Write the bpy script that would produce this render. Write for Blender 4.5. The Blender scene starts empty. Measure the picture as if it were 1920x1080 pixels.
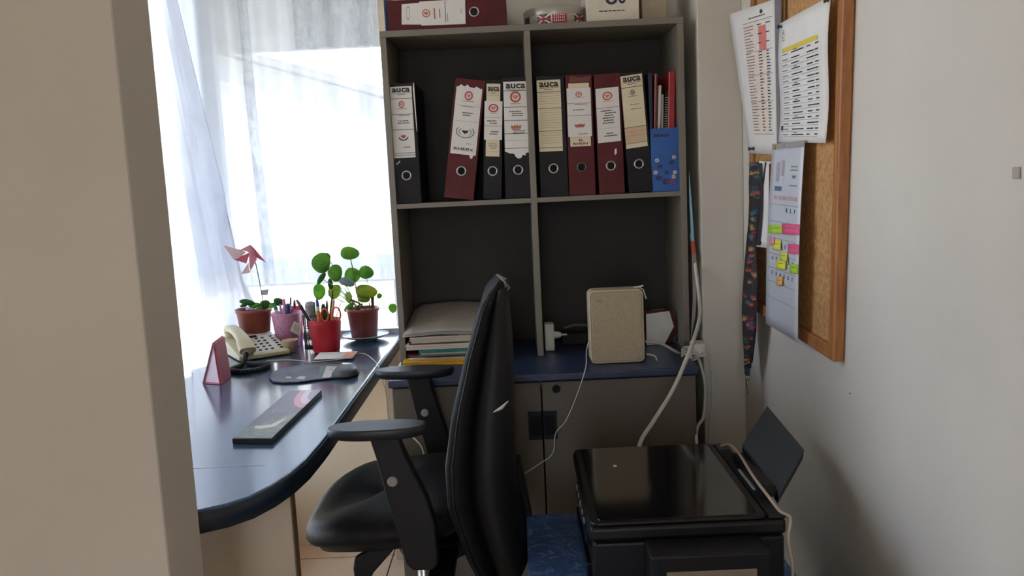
import bpy, math, random
from mathutils import Vector, Matrix
random.seed(4)
SC = bpy.context.scene
COL = SC.collection
V = Vector
PI = math.pi

# ------------------------------------------------------------------ camera
H = 1.2                       # camera height above the floor
F = 1580.0                    # focal length in pixels of the 1920 px wide frame
TH = math.atan(200 / F); RO = math.radians(2.7); YAW = math.radians(-0.35)
fw = V((math.sin(YAW) * math.cos(TH), math.cos(YAW) * math.cos(TH), -math.sin(TH))).normalized()
rt = fw.cross(V((0, 0, 1))).normalized(); up = rt.cross(fw)
r_ = rt * math.cos(RO) - up * math.sin(RO)
u_ = rt * math.sin(RO) + up * math.cos(RO)
cam_d = bpy.data.cameras.new('camera')
cam = bpy.data.objects.new('camera', cam_d); COL.objects.link(cam)
cam_d.sensor_width = 36; cam_d.lens = 36 * F / 1920; cam_d.clip_start = 0.02
R = Matrix((r_, u_, -fw)).transposed()
cam.matrix_world = Matrix.Translation((0, 0, H)) @ R.to_4x4()
SC.camera = cam

# ------------------------------------------------------------------ light
SC.view_settings.view_transform = 'Standard'; SC.view_settings.look = 'None'
SC.view_settings.gamma = 1; SC.view_settings.use_curve_mapping = False
SC.view_settings.exposure = 0.32
SC.cycles.use_denoising = True
SC.cycles.max_bounces = 10; SC.cycles.diffuse_bounces = 6
SC.cycles.caustics_reflective = False; SC.cycles.caustics_refractive = False
SC.cycles.sample_clamp_indirect = 6
w = bpy.data.worlds.new('sky'); SC.world = w; w.use_nodes = True
nt = w.node_tree; nt.nodes.clear()
o_ = nt.nodes.new('ShaderNodeOutputWorld'); bg = nt.nodes.new('ShaderNodeBackground')
tc = nt.nodes.new('ShaderNodeTexCoord'); sp = nt.nodes.new('ShaderNodeSeparateXYZ')
rp = nt.nodes.new('ShaderNodeValToRGB')
nt.links.new(tc.outputs['Generated'], sp.inputs[0]); nt.links.new(sp.outputs['Z'], rp.inputs[0])
nt.links.new(rp.outputs[0], bg.inputs[0]); nt.links.new(bg.outputs[0], o_.inputs[0])
rp.color_ramp.elements[0].position = 0.0; rp.color_ramp.elements[0].color = (0.86, 0.93, 1.0, 1)
rp.color_ramp.elements[1].position = 0.5; rp.color_ramp.elements[1].color = (0.52, 0.70, 1.0, 1)
bg.inputs[1].default_value = 5.5

def lamp(name, kind, loc, rot, **k):
    d = bpy.data.lights.new(name, kind)
    for a, b in k.items(): setattr(d, a, b)
    o = bpy.data.objects.new(name, d); COL.objects.link(o); o.location = loc; o.rotation_euler = rot
    return o
sun = lamp('sun', 'SUN', (0, 0, 6), (math.radians(48), 0, math.radians(22)), energy=8, angle=0.01, color=(1, .95, .87))
def portal(name, loc, rot, sx, sy):
    o = lamp(name, 'AREA', loc, rot, shape='RECTANGLE', size=sx, size_y=sy)
    o.data.cycles.is_portal = True
portal('portal_left', (-1.06, 2.0, 1.235), (0, math.radians(-90), 0), 1.93, 1.5)
portal('portal_back', (-.62, 2.86, 1.45), (math.radians(-90), 0, 0), .66, 1.5)
portal('portal_behind', (-.46, -2.56, 1.1), (math.radians(90), 0, 0), 1.0, 2.1)

# ------------------------------------------------------------------ pixel -> point helper
def at(px, py, x=None, y=None, z=None):
    """the point of the real plane x=, y= or z= that lies on the sight line of a pixel"""
    d = fw * F + r_ * (px - 960) - u_ * (py - 540)
    if x is not None: t = x / d.x
    elif y is not None: t = y / d.y
    else: t = (z - H) / d.z
    return V((0, 0, H)) + d * t

# ------------------------------------------------------------------ materials
def lin(c): return tuple(((v / 255) / 12.92 if v / 255 <= .04045 else ((v / 255 + .055) / 1.055) ** 2.4) for v in c)
MAT = {}
def mat(name, rgb, rough=.6, metal=0, rgb2=None, scale=30, bump=0, bscale=None, detail=3, lo=.35, hi=.65, stretch=None, coat=0, spec=.5, kind='noise'):
    if name in MAT: return MAT[name]
    m = bpy.data.materials.new(name); m.use_nodes = True; MAT[name] = m
    n = m.node_tree.nodes; l = m.node_tree.links; b = n['Principled BSDF']
    c = lin(rgb); c2 = lin(rgb2) if rgb2 else tuple(v * .9 for v in c)
    b.inputs['Roughness'].default_value = rough; b.inputs['Metallic'].default_value = metal
    b.inputs['Coat Weight'].default_value = coat; b.inputs['Coat Roughness'].default_value = .1
    b.inputs['Specular IOR Level'].default_value = spec
    t = n.new('ShaderNodeTexCoord'); mp = n.new('ShaderNodeMapping')
    l.new(t.outputs['Object'], mp.inputs[0])
    if stretch: mp.inputs['Scale'].default_value = stretch
    if kind == 'voronoi':
        nz = n.new('ShaderNodeTexVoronoi'); nz.inputs['Scale'].default_value = scale; out = nz.outputs['Distance']
    else:
        nz = n.new('ShaderNodeTexNoise'); nz.inputs['Scale'].default_value = scale; nz.inputs['Detail'].default_value = detail; out = nz.outputs['Fac']
    l.new(mp.outputs[0], nz.inputs['Vector'])
    cr = n.new('ShaderNodeValToRGB'); l.new(out, cr.inputs[0])
    cr.color_ramp.elements[0].position = lo; cr.color_ramp.elements[0].color = (*c, 1)
    cr.color_ramp.elements[1].position = hi; cr.color_ramp.elements[1].color = (*c2, 1)
    l.new(cr.outputs[0], b.inputs['Base Color'])
    if bump:
        n2 = n.new('ShaderNodeTexNoise'); n2.inputs['Scale'].default_value = bscale or scale; n2.inputs['Detail'].default_value = 4
        l.new(mp.outputs[0], n2.inputs['Vector'])
        bp = n.new('ShaderNodeBump'); bp.inputs['Strength'].default_value = bump; bp.inputs['Distance'].default_value = .003
        l.new(n2.outputs['Fac'], bp.inputs['Height']); l.new(bp.outputs[0], b.inputs['Normal'])
    return m
def sheer(name, alpha, rgb=(250, 250, 252), lace=0, trans=.7):
    m = bpy.data.materials.new(name); m.use_nodes = True; MAT[name] = m
    n = m.node_tree.nodes; l = m.node_tree.links; n.clear()
    out = n.new('ShaderNodeOutputMaterial'); mx = n.new('ShaderNodeMixShader'); m2 = n.new('ShaderNodeMixShader')
    tr = n.new('ShaderNodeBsdfTransparent'); tl = n.new('ShaderNodeBsdfTranslucent'); df = n.new('ShaderNodeBsdfDiffuse')
    for s in (tl, df): s.inputs[0].default_value = (*lin(rgb), 1)
    m2.inputs[0].default_value = trans
    l.new(df.outputs[0], m2.inputs[1]); l.new(tl.outputs[0], m2.inputs[2])
    l.new(m2.outputs[0], mx.inputs[1]); l.new(tr.outputs[0], mx.inputs[2]); l.new(mx.outputs[0], out.inputs[0])
    t = n.new('ShaderNodeTexCoord'); nz = n.new('ShaderNodeTexNoise'); l.new(t.outputs['Object'], nz.inputs['Vector'])
    nz.inputs['Scale'].default_value = 70 if lace else 9
    if lace:
        mp = n.new('ShaderNodeMapping'); mp.inputs['Scale'].default_value = (1, 1, .35); l.new(t.outputs['Object'], mp.inputs[0]); l.new(mp.outputs[0], nz.inputs['Vector'])
    mr = n.new('ShaderNodeMapRange'); l.new(nz.outputs['Fac'], mr.inputs[0])
    mr.inputs[1].default_value = .4; mr.inputs[2].default_value = .6
    mr.inputs[3].default_value = alpha - (.12 if lace else .04); mr.inputs[4].default_value = alpha + (.12 if lace else .04)
    l.new(mr.outputs[0], mx.inputs[0])
    return m
def leafmat(name, rgb, rgb2, rough=.4):
    m = mat(name, rgb, rough, rgb2=rgb2, scale=28)
    n = m.node_tree.nodes; l = m.node_tree.links; b = n['Principled BSDF']
    tl = n.new('ShaderNodeBsdfTranslucent'); mx = n.new('ShaderNodeMixShader'); mx.inputs[0].default_value = .62
    cr = [x for x in n if x.type == 'VALTORGB'][0]; l.new(cr.outputs[0], tl.inputs[0])
    l.new(b.outputs[0], mx.inputs[1]); l.new(tl.outputs[0], mx.inputs[2]); l.new(mx.outputs[0], n['Material Output'].inputs[0])
    return m
def glassmat(name, tint=(255, 255, 255), gloss=.06):
    m = bpy.data.materials.new(name); m.use_nodes = True; MAT[name] = m
    n = m.node_tree.nodes; l = m.node_tree.links; n.clear()
    out = n.new('ShaderNodeOutputMaterial'); mx = n.new('ShaderNodeMixShader'); mx.inputs[0].default_value = gloss
    tr = n.new('ShaderNodeBsdfTransparent'); tr.inputs[0].default_value = (*lin(tint), 1)
    gl = n.new('ShaderNodeBsdfGlossy'); gl.inputs['Roughness'].default_value = .05
    l.new(tr.outputs[0], mx.inputs[1]); l.new(gl.outputs[0], mx.inputs[2]); l.new(mx.outputs[0], out.inputs[0])
    return m

WALL = mat('wall_paint', (210, 203, 192), .75, rgb2=(204, 197, 186), scale=3, bump=.12, bscale=160)
WALL_BOUNCE = mat('bounce_wall_paint', (232, 212, 182), .75, rgb2=(226, 204, 174), scale=3, bump=.1, bscale=160)  # wall paint warmed and lightened to carry floor bounce under the desk
CEIL = mat('ceiling_paint', (225, 221, 212), .9)
TILE = mat('beige_tile', (228, 202, 168), .4, rgb2=(214, 176, 144), scale=5)
GROUT = mat('grout', (96, 78, 62), .9)
GREY = mat('grey_laminate', (124, 116, 104), .5, rgb2=(118, 110, 98), scale=6)
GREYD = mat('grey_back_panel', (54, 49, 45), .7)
DOORM = mat('taupe_door_laminate', (104, 93, 80), .55, rgb2=(98, 88, 76), scale=5)
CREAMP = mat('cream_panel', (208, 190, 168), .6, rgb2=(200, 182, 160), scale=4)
WHITE = mat('white_plastic', (226, 222, 212), .4)
PAPER = mat('white_paper', (228, 224, 220), .8, rgb2=(222, 217, 212), scale=12)
CREAM = mat('cream_paper', (226, 213, 184), .8, rgb2=(218, 204, 172), scale=12)
INK = mat('ink_black', (34, 31, 34), .6)
INKG = mat('ink_grey', (120, 116, 118), .7)
INKR = mat('ink_red', (176, 70, 62), .6)
INKB = mat('ink_blue', (44, 92, 140), .6)
INKO = mat('ink_orange', (186, 106, 70), .6)
YBAR = mat('ink_yellow', (226, 200, 72), .7)
SALMON = mat('ink_salmon', (222, 128, 116), .7)
PEACH = mat('ink_peach', (236, 218, 204), .8)
BLACK = mat('black_board', (20, 17, 20), .55, rgb2=(32, 28, 31), scale=18, spec=.25)
MAROON = mat('maroon_board', (92, 28, 32), .5, rgb2=(78, 22, 27), scale=14, spec=.25)
STEEL = mat('steel', (190, 186, 180), .3, metal=1)
HOLE = mat('dark_hole', (8, 8, 9), .9)
LEATH = mat('black_leather', (25, 22, 22), .55, spec=.22, rgb2=(20, 18, 18), scale=60, bump=.25, bscale=220)
PLAST = mat('black_plastic', (20, 20, 22), .5, spec=.3, bump=.1, bscale=500)
ARMP = mat('arm_pad_plastic', (28, 32, 38), .42, bump=.08, bscale=300)
GLOSSK = mat('gloss_black', (12, 10, 10), .10, coat=.2, rgb2=(14, 12, 12))
PRBLK = mat('printer_black', (17, 15, 16), .4, spec=.35, bump=.05, bscale=400)
WOODF = mat('orange_wood', (178, 118, 66), .45, rgb2=(150, 92, 48), scale=14, stretch=(8, 8, .7))
CORK = mat('cork', (196, 150, 98), .9, rgb2=(166, 118, 72), scale=110, bump=.3, bscale=150, detail=6)
CABLE = mat('cable_white', (205, 198, 184), .45)
SOIL = mat('soil', (52, 38, 30), .95, rgb2=(30, 22, 18), scale=80, bump=.8)
TERRA = mat('terracotta_plastic', (138, 64, 48), .45, rgb2=(128, 58, 43), scale=8)
LEAF = leafmat('leaf_green', (140, 186, 74), (98, 150, 56))
LEAFY = leafmat('leaf_yellow_green', (176, 184, 72), (124, 152, 56))
LEAFD = leafmat('leaf_dark', (76, 128, 60), (56, 104, 50))
STEM = mat('stem', (120, 96, 62), .6)
SHEER = sheer('sheer_curtain', .13, rgb=(212, 213, 220))
SHEER2 = sheer('sheer_panel', .13, rgb=(196, 201, 210))
LACE = sheer('lace', .33, lace=1, rgb=(200, 202, 206))
GLASS = glassmat('window_glass')
ALU = mat('white_aluminium', (214, 214, 212), .4)

def marble(name, base, vein, rough):
    m = bpy.data.materials.new(name); m.use_nodes = True; MAT[name] = m
    n = m.node_tree.nodes; l = m.node_tree.links; b = n['Principled BSDF']
    t = n.new('ShaderNodeTexCoord')
    n1 = n.new('ShaderNodeTexNoise'); n1.inputs['Scale'].default_value = 9; n1.inputs['Detail'].default_value = 8; n1.inputs['Distortion'].default_value = 1.2
    l.new(t.outputs['Object'], n1.inputs['Vector'])
    c1 = n.new('ShaderNodeValToRGB'); l.new(n1.outputs['Fac'], c1.inputs[0])
    e = c1.color_ramp.elements; e[0].position = .35; e[0].color = (*lin(base), 1); e[1].position = .7
    e[1].color = (*[v * 1.7 for v in lin(base)], 1)
    n2 = n.new('ShaderNodeTexNoise'); n2.inputs['Scale'].default_value = 14; n2.inputs['Detail'].default_value = 10; n2.inputs['Distortion'].default_value = 2.2
    l.new(t.outputs['Object'], n2.inputs['Vector'])
    c2 = n.new('ShaderNodeValToRGB'); l.new(n2.outputs['Fac'], c2.inputs[0])
    e = c2.color_ramp.elements; e[0].position = .475; e[0].color = (0, 0, 0, 1); e[1].position = .5; e[1].color = (.8, .8, .8, 1)
    x = e.new(.525); x.color = (0, 0, 0, 1)
    mx = n.new('ShaderNodeMixRGB'); l.new(c2.outputs[0], mx.inputs[0]); l.new(c1.outputs[0], mx.inputs[1]); mx.inputs[2].default_value = (*lin(vein), 1)
    l.new(mx.outputs[0], b.inputs['Base Color']); b.inputs['Roughness'].default_value = rough
    return m
BLUE = marble('blue_marble_laminate', (30, 42, 66), (52, 68, 98), .36)
STANDB = marble('lit_stand_laminate', (46, 76, 126), (140, 158, 186), .35)  # the blue laminate brightened; light on the stand is put into its colour
DESKB = marble('blue_desk_laminate', (38, 58, 78), (60, 82, 106), .22)
for _m in (DESKB,):
    _b = _m.node_tree.nodes['Principled BSDF']; _b.inputs['Coat Weight'].default_value = .55; _b.inputs['Coat Roughness'].default_value = .12

# ------------------------------------------------------------------ mesh builder
ORG = {}
def tag(o, label=None, cat=None, group=None, kind=None):
    if label: o['label'] = label
    if cat: o['category'] = cat
    if group: o['group'] = group
    if kind: o['kind'] = kind
    return o
def thing(name, loc, label, cat, group=None):
    o = bpy.data.objects.new(name, None); COL.objects.link(o); o.location = loc; o.empty_display_size = .05
    ORG[o] = V(loc); return tag(o, label, cat, group)

class MB:
    def __init__(s): s.v = []; s.f = []; s.m = []; s.mats = []; s.sm = []
    def mi(s, m):
        if m not in s.mats: s.mats.append(m)
        return s.mats.index(m)
    def add(s, vs, fs, m, smooth=False):
        b = len(s.v); s.v += [V(p) for p in vs]; k = s.mi(m)
        for f in fs: s.f.append([i + b for i in f]); s.m.append(k); s.sm.append(smooth)
        return s
    def box(s, a, b, m, M=None):
        x0, y0, z0 = a; x1, y1, z1 = b
        vs = [V(p) for p in ((x0, y0, z0), (x1, y0, z0), (x1, y1, z0), (x0, y1, z0), (x0, y0, z1), (x1, y0, z1), (x1, y1, z1), (x0, y1, z1))]
        if M: vs = [M @ p for p in vs]
        return s.add(vs, [(0, 3, 2, 1), (4, 5, 6, 7), (0, 1, 5, 4), (1, 2, 6, 5), (2, 3, 7, 6), (3, 0, 4, 7)], m)
    def prism(s, poly, ext, m, smooth=False):
        n = len(poly); ext = V(ext); a = [V(p) for p in poly]; b = [p + ext for p in a]
        s.add(a, [tuple(range(n))[::-1]], m); s.add(b, [tuple(range(n))], m)
        return s.add(a + b, [(i, (i + 1) % n, n + (i + 1) % n, n + i) for i in range(n)], m, smooth)
    def lathe(s, c, prof, m, n=28, M=None, smooth=True, cap=True):
        c = V(c); vs = []
        for r, z in prof:
            for i in range(n):
                a = 2 * PI * i / n; p = V((r * math.cos(a), r * math.sin(a), z)); vs.append((M @ p if M else p) + c)
        fs = [(j * n + i, j * n + (i + 1) % n, (j + 1) * n + (i + 1) % n, (j + 1) * n + i) for j in range(len(prof) - 1) for i in range(n)]
        s.add(vs, fs, m, smooth)
        if cap:
            s.add(vs[:n], [tuple(range(n))[::-1]], m); s.add(vs[-n:], [tuple(range(n))], m)
        return s
    def tube(s, pts, r, m, n=8, smooth=True, flat=None):
        pts = [V(p) for p in pts]; N = len(pts); rings = []; prev = None
        for i, p in enumerate(pts):
            t = (pts[min(i + 1, N - 1)] - pts[max(i - 1, 0)]).normalized()
            if prev is None:
                a = t.cross(V((0, 0, 1)) if abs(t.z) < .9 else V((1, 0, 0))).normalized()
            else: a = (prev - t * prev.dot(t)).normalized()
            prev = a; b = t.cross(a); rr = r[i] if isinstance(r, (list, tuple)) else r
            rings += [p + (a * math.cos(2 * PI * k / n) + b * math.sin(2 * PI * k / n)) * rr for k in range(n)]
        s.add(rings, [(i * n + k, i * n + (k + 1) % n, (i + 1) * n + (k + 1) % n, (i + 1) * n + k) for i in range(N - 1) for k in range(n)], m, smooth)
        s.add(rings[:n], [tuple(range(n))[::-1]], m); s.add(rings[-n:], [tuple(range(n))], m)
        return s
    def ball(s, c, r, m, n=14, k=8, M=None):
        r = (r, r, r) if isinstance(r, (int, float)) else r; vs = []
        for j in range(k + 1):
            t = PI * j / k
            for i in range(n):
                a = 2 * PI * i / n; p = V((r[0] * math.sin(t) * math.cos(a), r[1] * math.sin(t) * math.sin(a), -r[2] * math.cos(t)))
                vs.append((M @ p if M else p) + V(c))
        return s.add(vs, [(j * n + i, j * n + (i + 1) % n, (j + 1) * n + (i + 1) % n, (j + 1) * n + i) for j in range(k) for i in range(n)], m, True)
    def loft(s, rings, m, smooth=True, cap=True):
        n = len(rings[0]); vs = [p for r in rings for p in r]
        s.add(vs, [(j * n + i, j * n + (i + 1) % n, (j + 1) * n + (i + 1) % n, (j + 1) * n + i) for j in range(len(rings) - 1) for i in range(n)], m, smooth)
        if cap: s.add(rings[0], [tuple(range(n))[::-1]], m, smooth); s.add(rings[-1], [tuple(range(n))], m, smooth)
        return s
    def grid(s, fn, nu, nv, m, th=0, smooth=True):
        vs = [V(fn(i / nu, j / nv)) for j in range(nv + 1) for i in range(nu + 1)]
        fs = [(j * (nu + 1) + i, j * (nu + 1) + i + 1, (j + 1) * (nu + 1) + i + 1, (j + 1) * (nu + 1) + i) for j in range(nv) for i in range(nu)]
        return s.add(vs, fs, m, smooth)
    def build(s, name, parent=None, bevel=0, seg=2, solid=0, subsurf=0, merge=False):
        if parent is not None: org = ORG[parent]
        else:
            xs = [p.x for p in s.v]; ys = [p.y for p in s.v]; zs = [p.z for p in s.v]
            org = V(((min(xs) + max(xs)) / 2, (min(ys) + max(ys)) / 2, min(zs)))
        me = bpy.data.meshes.new(name)
        me.from_pydata([tuple(p - org) for p in s.v], [], s.f)
        for m in s.mats: me.materials.append(m)
        me.polygons.foreach_set('material_index', s.m); me.polygons.foreach_set('use_smooth', s.sm); me.update()
        if merge or bevel:
            import bmesh
            bm = bmesh.new(); bm.from_mesh(me); bmesh.ops.remove_doubles(bm, verts=bm.verts, dist=1e-5)
            bmesh.ops.recalc_face_normals(bm, faces=bm.faces); bm.to_mesh(me); bm.free()
        o = bpy.data.objects.new(name, me); COL.objects.link(o)
        if parent is not None: o.parent = parent
        else: o.location = org
        ORG[o] = org
        if solid:
            d = o.modifiers.new('solid', 'SOLIDIFY'); d.thickness = solid; d.offset = 0
        if bevel:
            d = o.modifiers.new('bevel', 'BEVEL'); d.width = bevel; d.segments = seg; d.limit_method = 'ANGLE'; d.angle_limit = math.radians(40)
        if subsurf:
            d = o.modifiers.new('sub', 'SUBSURF'); d.levels = subsurf; d.render_levels = subsurf
        return o

# flat marks printed on a patch; patch corners TL, TR, BR, BL; marks in unit coords u right, v down
_txt = {}
def textpoly(t, bold=0):
    k = (t, bold)
    if k not in _txt:
        c = bpy.data.curves.new('t', 'FONT'); c.body = t; c.size = 1; c.resolution_u = 2; c.offset = bold
        o = bpy.data.objects.new('t', c); COL.objects.link(o)
        dg = bpy.context.evaluated_depsgraph_get(); me = bpy.data.meshes.new_from_object(o.evaluated_get(dg))
        vs = [(p.co.x, p.co.y) for p in me.vertices]; fs = [tuple(p.vertices) for p in me.polygons]
        bpy.data.objects.remove(o); bpy.data.curves.remove(c); bpy.data.meshes.remove(me)
        x0 = min(a for a, _ in vs); x1 = max(a for a, _ in vs); y0 = min(b for _, b in vs); y1 = max(b for _, b in vs)
        _txt[k] = ([((a - x0) / (x1 - x0), (b - y0) / (y1 - y0)) for a, b in vs], fs)
    return _txt[k]
class Patch:
    def __init__(s, TL, TR, BR, BL, bulge=None):
        s.c = [V(p) for p in (TL, TR, BR, BL)]; s.bulge = bulge
        s.n = (s.c[3] - s.c[0]).cross(s.c[1] - s.c[0]).normalized()       # towards the viewer of the print
    def p(s, u, v, off=0):
        a = s.c[0].lerp(s.c[1], u); b = s.c[3].lerp(s.c[2], u); q = a.lerp(b, v)
        if s.bulge: q = q + s.n * s.bulge(u, v)
        return q + s.n * off
    def sub(s, u0, v0, u1, v1, off=0): return Patch(s.p(u0, v0, off), s.p(u1, v0, off), s.p(u1, v1, off), s.p(u0, v1, off))
E0 = .0005
def m_rect(mb, P, u0, v0, u1, v1, m, off=E0, nu=1, nv=1): mb.grid(lambda a, b: P.p(u0 + (u1 - u0) * a, v0 + (v1 - v0) * b, off), nu, nv, m, smooth=False)
def m_text(mb, P, t, u0, v0, u1, v1, m, bold=0, off=E0 * 1.6):
    vs, fs = textpoly(t, bold); mb.add([P.p(u0 + (u1 - u0) * a, v1 - (v1 - v0) * b, off) for a, b in vs], fs, m)
def m_poly(mb, P, pts, m, off=E0): mb.add([P.p(a, b, off) for a, b in pts], [tuple(range(len(pts)))], m)
def m_ring(mb, P, u, v, ru, rv, wd, m, a0=0, a1=2 * PI, n=20, off=E0 * 1.5):
    vs = []
    for i in range(n + 1):
        a = a0 + (a1 - a0) * i / n
        vs += [P.p(u + ru * math.cos(a), v + rv * math.sin(a), off), P.p(u + ru * (1 - wd) * math.cos(a), v + rv * (1 - wd) * math.sin(a), off)]
    mb.add(vs, [(2 * i, 2 * i + 2, 2 * i + 3, 2 * i + 1) for i in range(n)], m)
def m_heart(mb, P, u, v, ru, rv, m, off=E0 * 2):
    pts = []
    for i in range(20):
        t = 2 * PI * i / 20; x = 16 * math.sin(t) ** 3; y = 13 * math.cos(t) - 5 * math.cos(2 * t) - 2 * math.cos(3 * t) - math.cos(4 * t)
        pts.append((u + ru * x / 17, v - rv * y / 17))
    m_poly(mb, P, pts, m, off)
def m_lines(mb, P, u0, u1, v, n, dv, m, jit=.2, hh=.25):
    for i in range(n):
        a = u0 + (u1 - u0) * random.random() * jit; b = u1 - (u1 - u0) * random.random() * jit; x = a
        while x < b:
            w_ = (u1 - u0) * random.uniform(.06, .16); m_rect(mb, P, x, v + i * dv, min(x + w_, b), v + i * dv + dv * hh * 1.6, m); x += w_ + (u1 - u0) * .025

def simple(name, mb, label, cat, group=None, **k): return tag(mb.build(name, **k), label, cat, group)
def struct(name, mb, **k): return tag(mb.build(name, **k), kind='structure')

# ================================================================== ROOM
DT = .72                    # height of desk and worktop
XR = .615; YB = 2.75; XL = -.97
fl = MB(); fl.box((-2.3, -2.6, -.06), (XR + .12, YB + .12, -.002), GROUT)
floor = struct('floor', fl)
tx = at(737, 1042, z=0).x; ty = at(640, 1045, z=0).y; ts = .345
tm = None
for i in range(-6, 4):
    for j in range(-16, 3):
        x0 = tx + i * ts; y0 = ty + j * ts
        a0 = max(x0 + .0025, -2.29); a1 = min(x0 + ts - .0025, XR - .001); b0 = max(y0 + .0025, -2.59); b1 = min(y0 + ts - .0025, YB - .001)
        if a1 - a0 < .02 or b1 - b0 < .02: continue
        t = MB(); t.box((a0, b0, -.003), (a1, b1, 0), TILE); t.build('tile', floor)

c = MB(); c.box((-2.4, -2.7, 2.5), (XR + .12, YB + .12, 2.6), CEIL); struct('ceiling', c)
c = MB(); c.box((XR, -2.6, 0), (XR + .12, YB + .12, 2.5), WALL); struct('wall_right', c)
# back wall with the opening of the second window
WZ0, WZ1 = .70, 2.2
c = MB(); bx0, bx1 = -.968, -.285
c.box((XL - .05, YB, 0), (XR, YB + .05, WZ0), WALL_BOUNCE); c.box((XL - .05, YB, WZ1), (XR, YB + .05, 2.5), WALL)
c.box((bx1, YB, WZ0), (XR, YB + .05, WZ1), WALL); c.box((XL - .05, YB, WZ0), (bx0, YB + .05, WZ1), ALU); struct('wall_back', c)
c = MB(); pxr = at(1277, 10, y=2.54).x; c.box((bx1, 2.54, 0), (pxr, YB - .0005, 2.4995), WALL); struct('wall_pier', c)
YN = 2.262; xn = at(1313, 340, y=YN).x; c = MB(); c.box((xn, YN, 0), (XR - .0003, YB - .0005, 2.4995), WALL); struct('wall_corner', c, bevel=.002)
LZ0 = .27; c = MB(); ly0, ly1 = 1.25, 2.748  # window runs below desk height; this lower strip is added to light under the desk
c.box((XL - .05, 1.22, 0), (XL, YB, LZ0), WALL_BOUNCE); c.box((XL - .05, 1.22, WZ1), (XL, YB, 2.5), WALL)
c.box((XL - .05, 1.22, LZ0), (XL, ly0, WZ1), WALL); c.box((XL - .05, ly1, LZ0), (XL, YB, WZ1), ALU); struct('wall_left', c)
PX = at(262, 540, y=1.1).x
c = MB(); c.box((-2.3, 1.1, 0), (PX, 1.22, 2.5), WALL); struct('wall_partition', c, bevel=.004)
c = MB(); c.box((-2.42, -2.6, 0), (-2.3, 1.22, 2.5), WALL); struct('wall_far_left', c)
c = MB(); c.box((-2.42, -2.72, 0), (XR, -2.6, .04), WALL); c.box((-2.42, -2.72, 2.15), (XR, -2.6, 2.5), WALL)
c.box((-2.42, -2.72, .04), (-.96, -2.6, 2.15), WALL); c.box((.05, -2.72, .04), (XR, -2.6, 2.15), WALL); struct('wall_behind', c)

def window(name, p0, du, wd, z0, z1, nmul):
    """p0: lower corner on the outside plane, du: unit direction along the wall"""
    t = bpy.data.objects.new(name, None); COL.objects.link(t); t.location = p0; ORG[t] = V(p0); t['kind'] = 'structure'
    dn = V((-du.y, du.x, 0)); Mx = Matrix((du, dn, V((0, 0, 1)))).transposed().to_4x4(); Mx.translation = V(p0)
    h = z1 - z0; f = MB(); e = .035
    for a, b in (((0, 0, 0), (wd, .04, e)), ((0, 0, h - e), (wd, .04, h)), ((0, 0, e), (e, .04, h - e)), ((wd - e, 0, e), (wd, .04, h - e))): f.box(a, b, ALU, Mx)
    f.build('window_frame', t)
    step = (wd - 2 * e) / nmul
    for i in range(nmul):
        x0 = e + step * i
        if i: g = MB(); g.box((x0 - .015, .005, e), (x0 + .015, .035, h - e), ALU, Mx); g.build('mullion', t)
        g = MB(); g.box((x0 + .002, .018, e), (x0 + step - .002, .022, h - e), GLASS, Mx); g.build('pane', t)
window('window_1', V((XL - .005, ly0, LZ0)), V((0, 1, 0)), ly1 - ly0, LZ0, WZ1, 2)
window('window_2', V((bx0, YB + .005, WZ0)), V((1, 0, 0)), bx1 - bx0, WZ0, WZ1, 1)
window('fill_window_behind', V((-.96, -2.68, .04)), V((1, 0, 0)), 1.01, .04, 2.15, 2)  # unseen glazed opening added behind the camera as fill light

# ---- outside
GRND = mat('outside_ground', (214, 198, 172), .9, rgb2=(200, 184, 158), scale=2)
RENDER_ = mat('white_render', (226, 222, 214), .8)
ROOF = mat('roof_sheet', (150, 146, 142), .7)
SOFF = mat('soffit', (168, 156, 138), .8, rgb2=(150, 138, 120), scale=12, stretch=(1, 12, 1))
c = MB(); c.box((-16, -12, -.5), (12, 16, -.1), GRND); struct('ground_outside', c)
hs = thing('house', (-2.2, 7.0, -.1), 'white rendered house with low gable roof seen outside through the sheer curtain', 'house')
c = MB(); hx0, hx1, hy = -4.6, -.85, 7.0
def hz(px, py): return at(px, py, y=hy).z
gz = hz(640, 190)
c.prism([(hx0, hy, -.1), (hx1, hy, -.1), (hx1, hy, gz - .05), ((hx0 + hx1) / 2, hy, gz + .55), (hx0, hy, gz - .05)], (0, 3.5, 0), RENDER_); c.build('wall', hs)
c = MB()
for s in (0, 1):
    xa = hx0 - .2 if s == 0 else hx1 + .2; xm = (hx0 + hx1) / 2
    c.prism([(xa, hy - .2, gz - .1), (xm, hy - .2, gz + .56), (xm, hy - .2, gz + .62), (xa, hy - .2, gz - .04)], (0, 3.8, 0), ROOF)
c.build('roof', hs)
ez = at(640, 92, y=3.5).z
c = MB(); c.box((-1.9, YB + .05, ez + .22), (.6, 3.5, ez + .27), SOFF); c.box((-1.9, 3.46, ez), (.6, 3.5, ez + .27), SOFF); struct('eave_trim', c)
lw = at(700, 478, y=4.4).z  # rail added outside to draw a grey shadow smear
c = MB(); c.box((-1.55, 4.4, lw - .14), (1.2, 4.52, lw), mat('grey_rail', (150, 152, 156), .6)); 
for i in range(4): c.box((-1.5 + i * .85, 4.42, -.1), (-1.44 + i * .85, 4.5, lw - .14), MAT['grey_rail'])
simple('shadow_rail', c, 'grey horizontal rail outside behind the potted plant, standing in for a shadow smear', 'rail')

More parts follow.
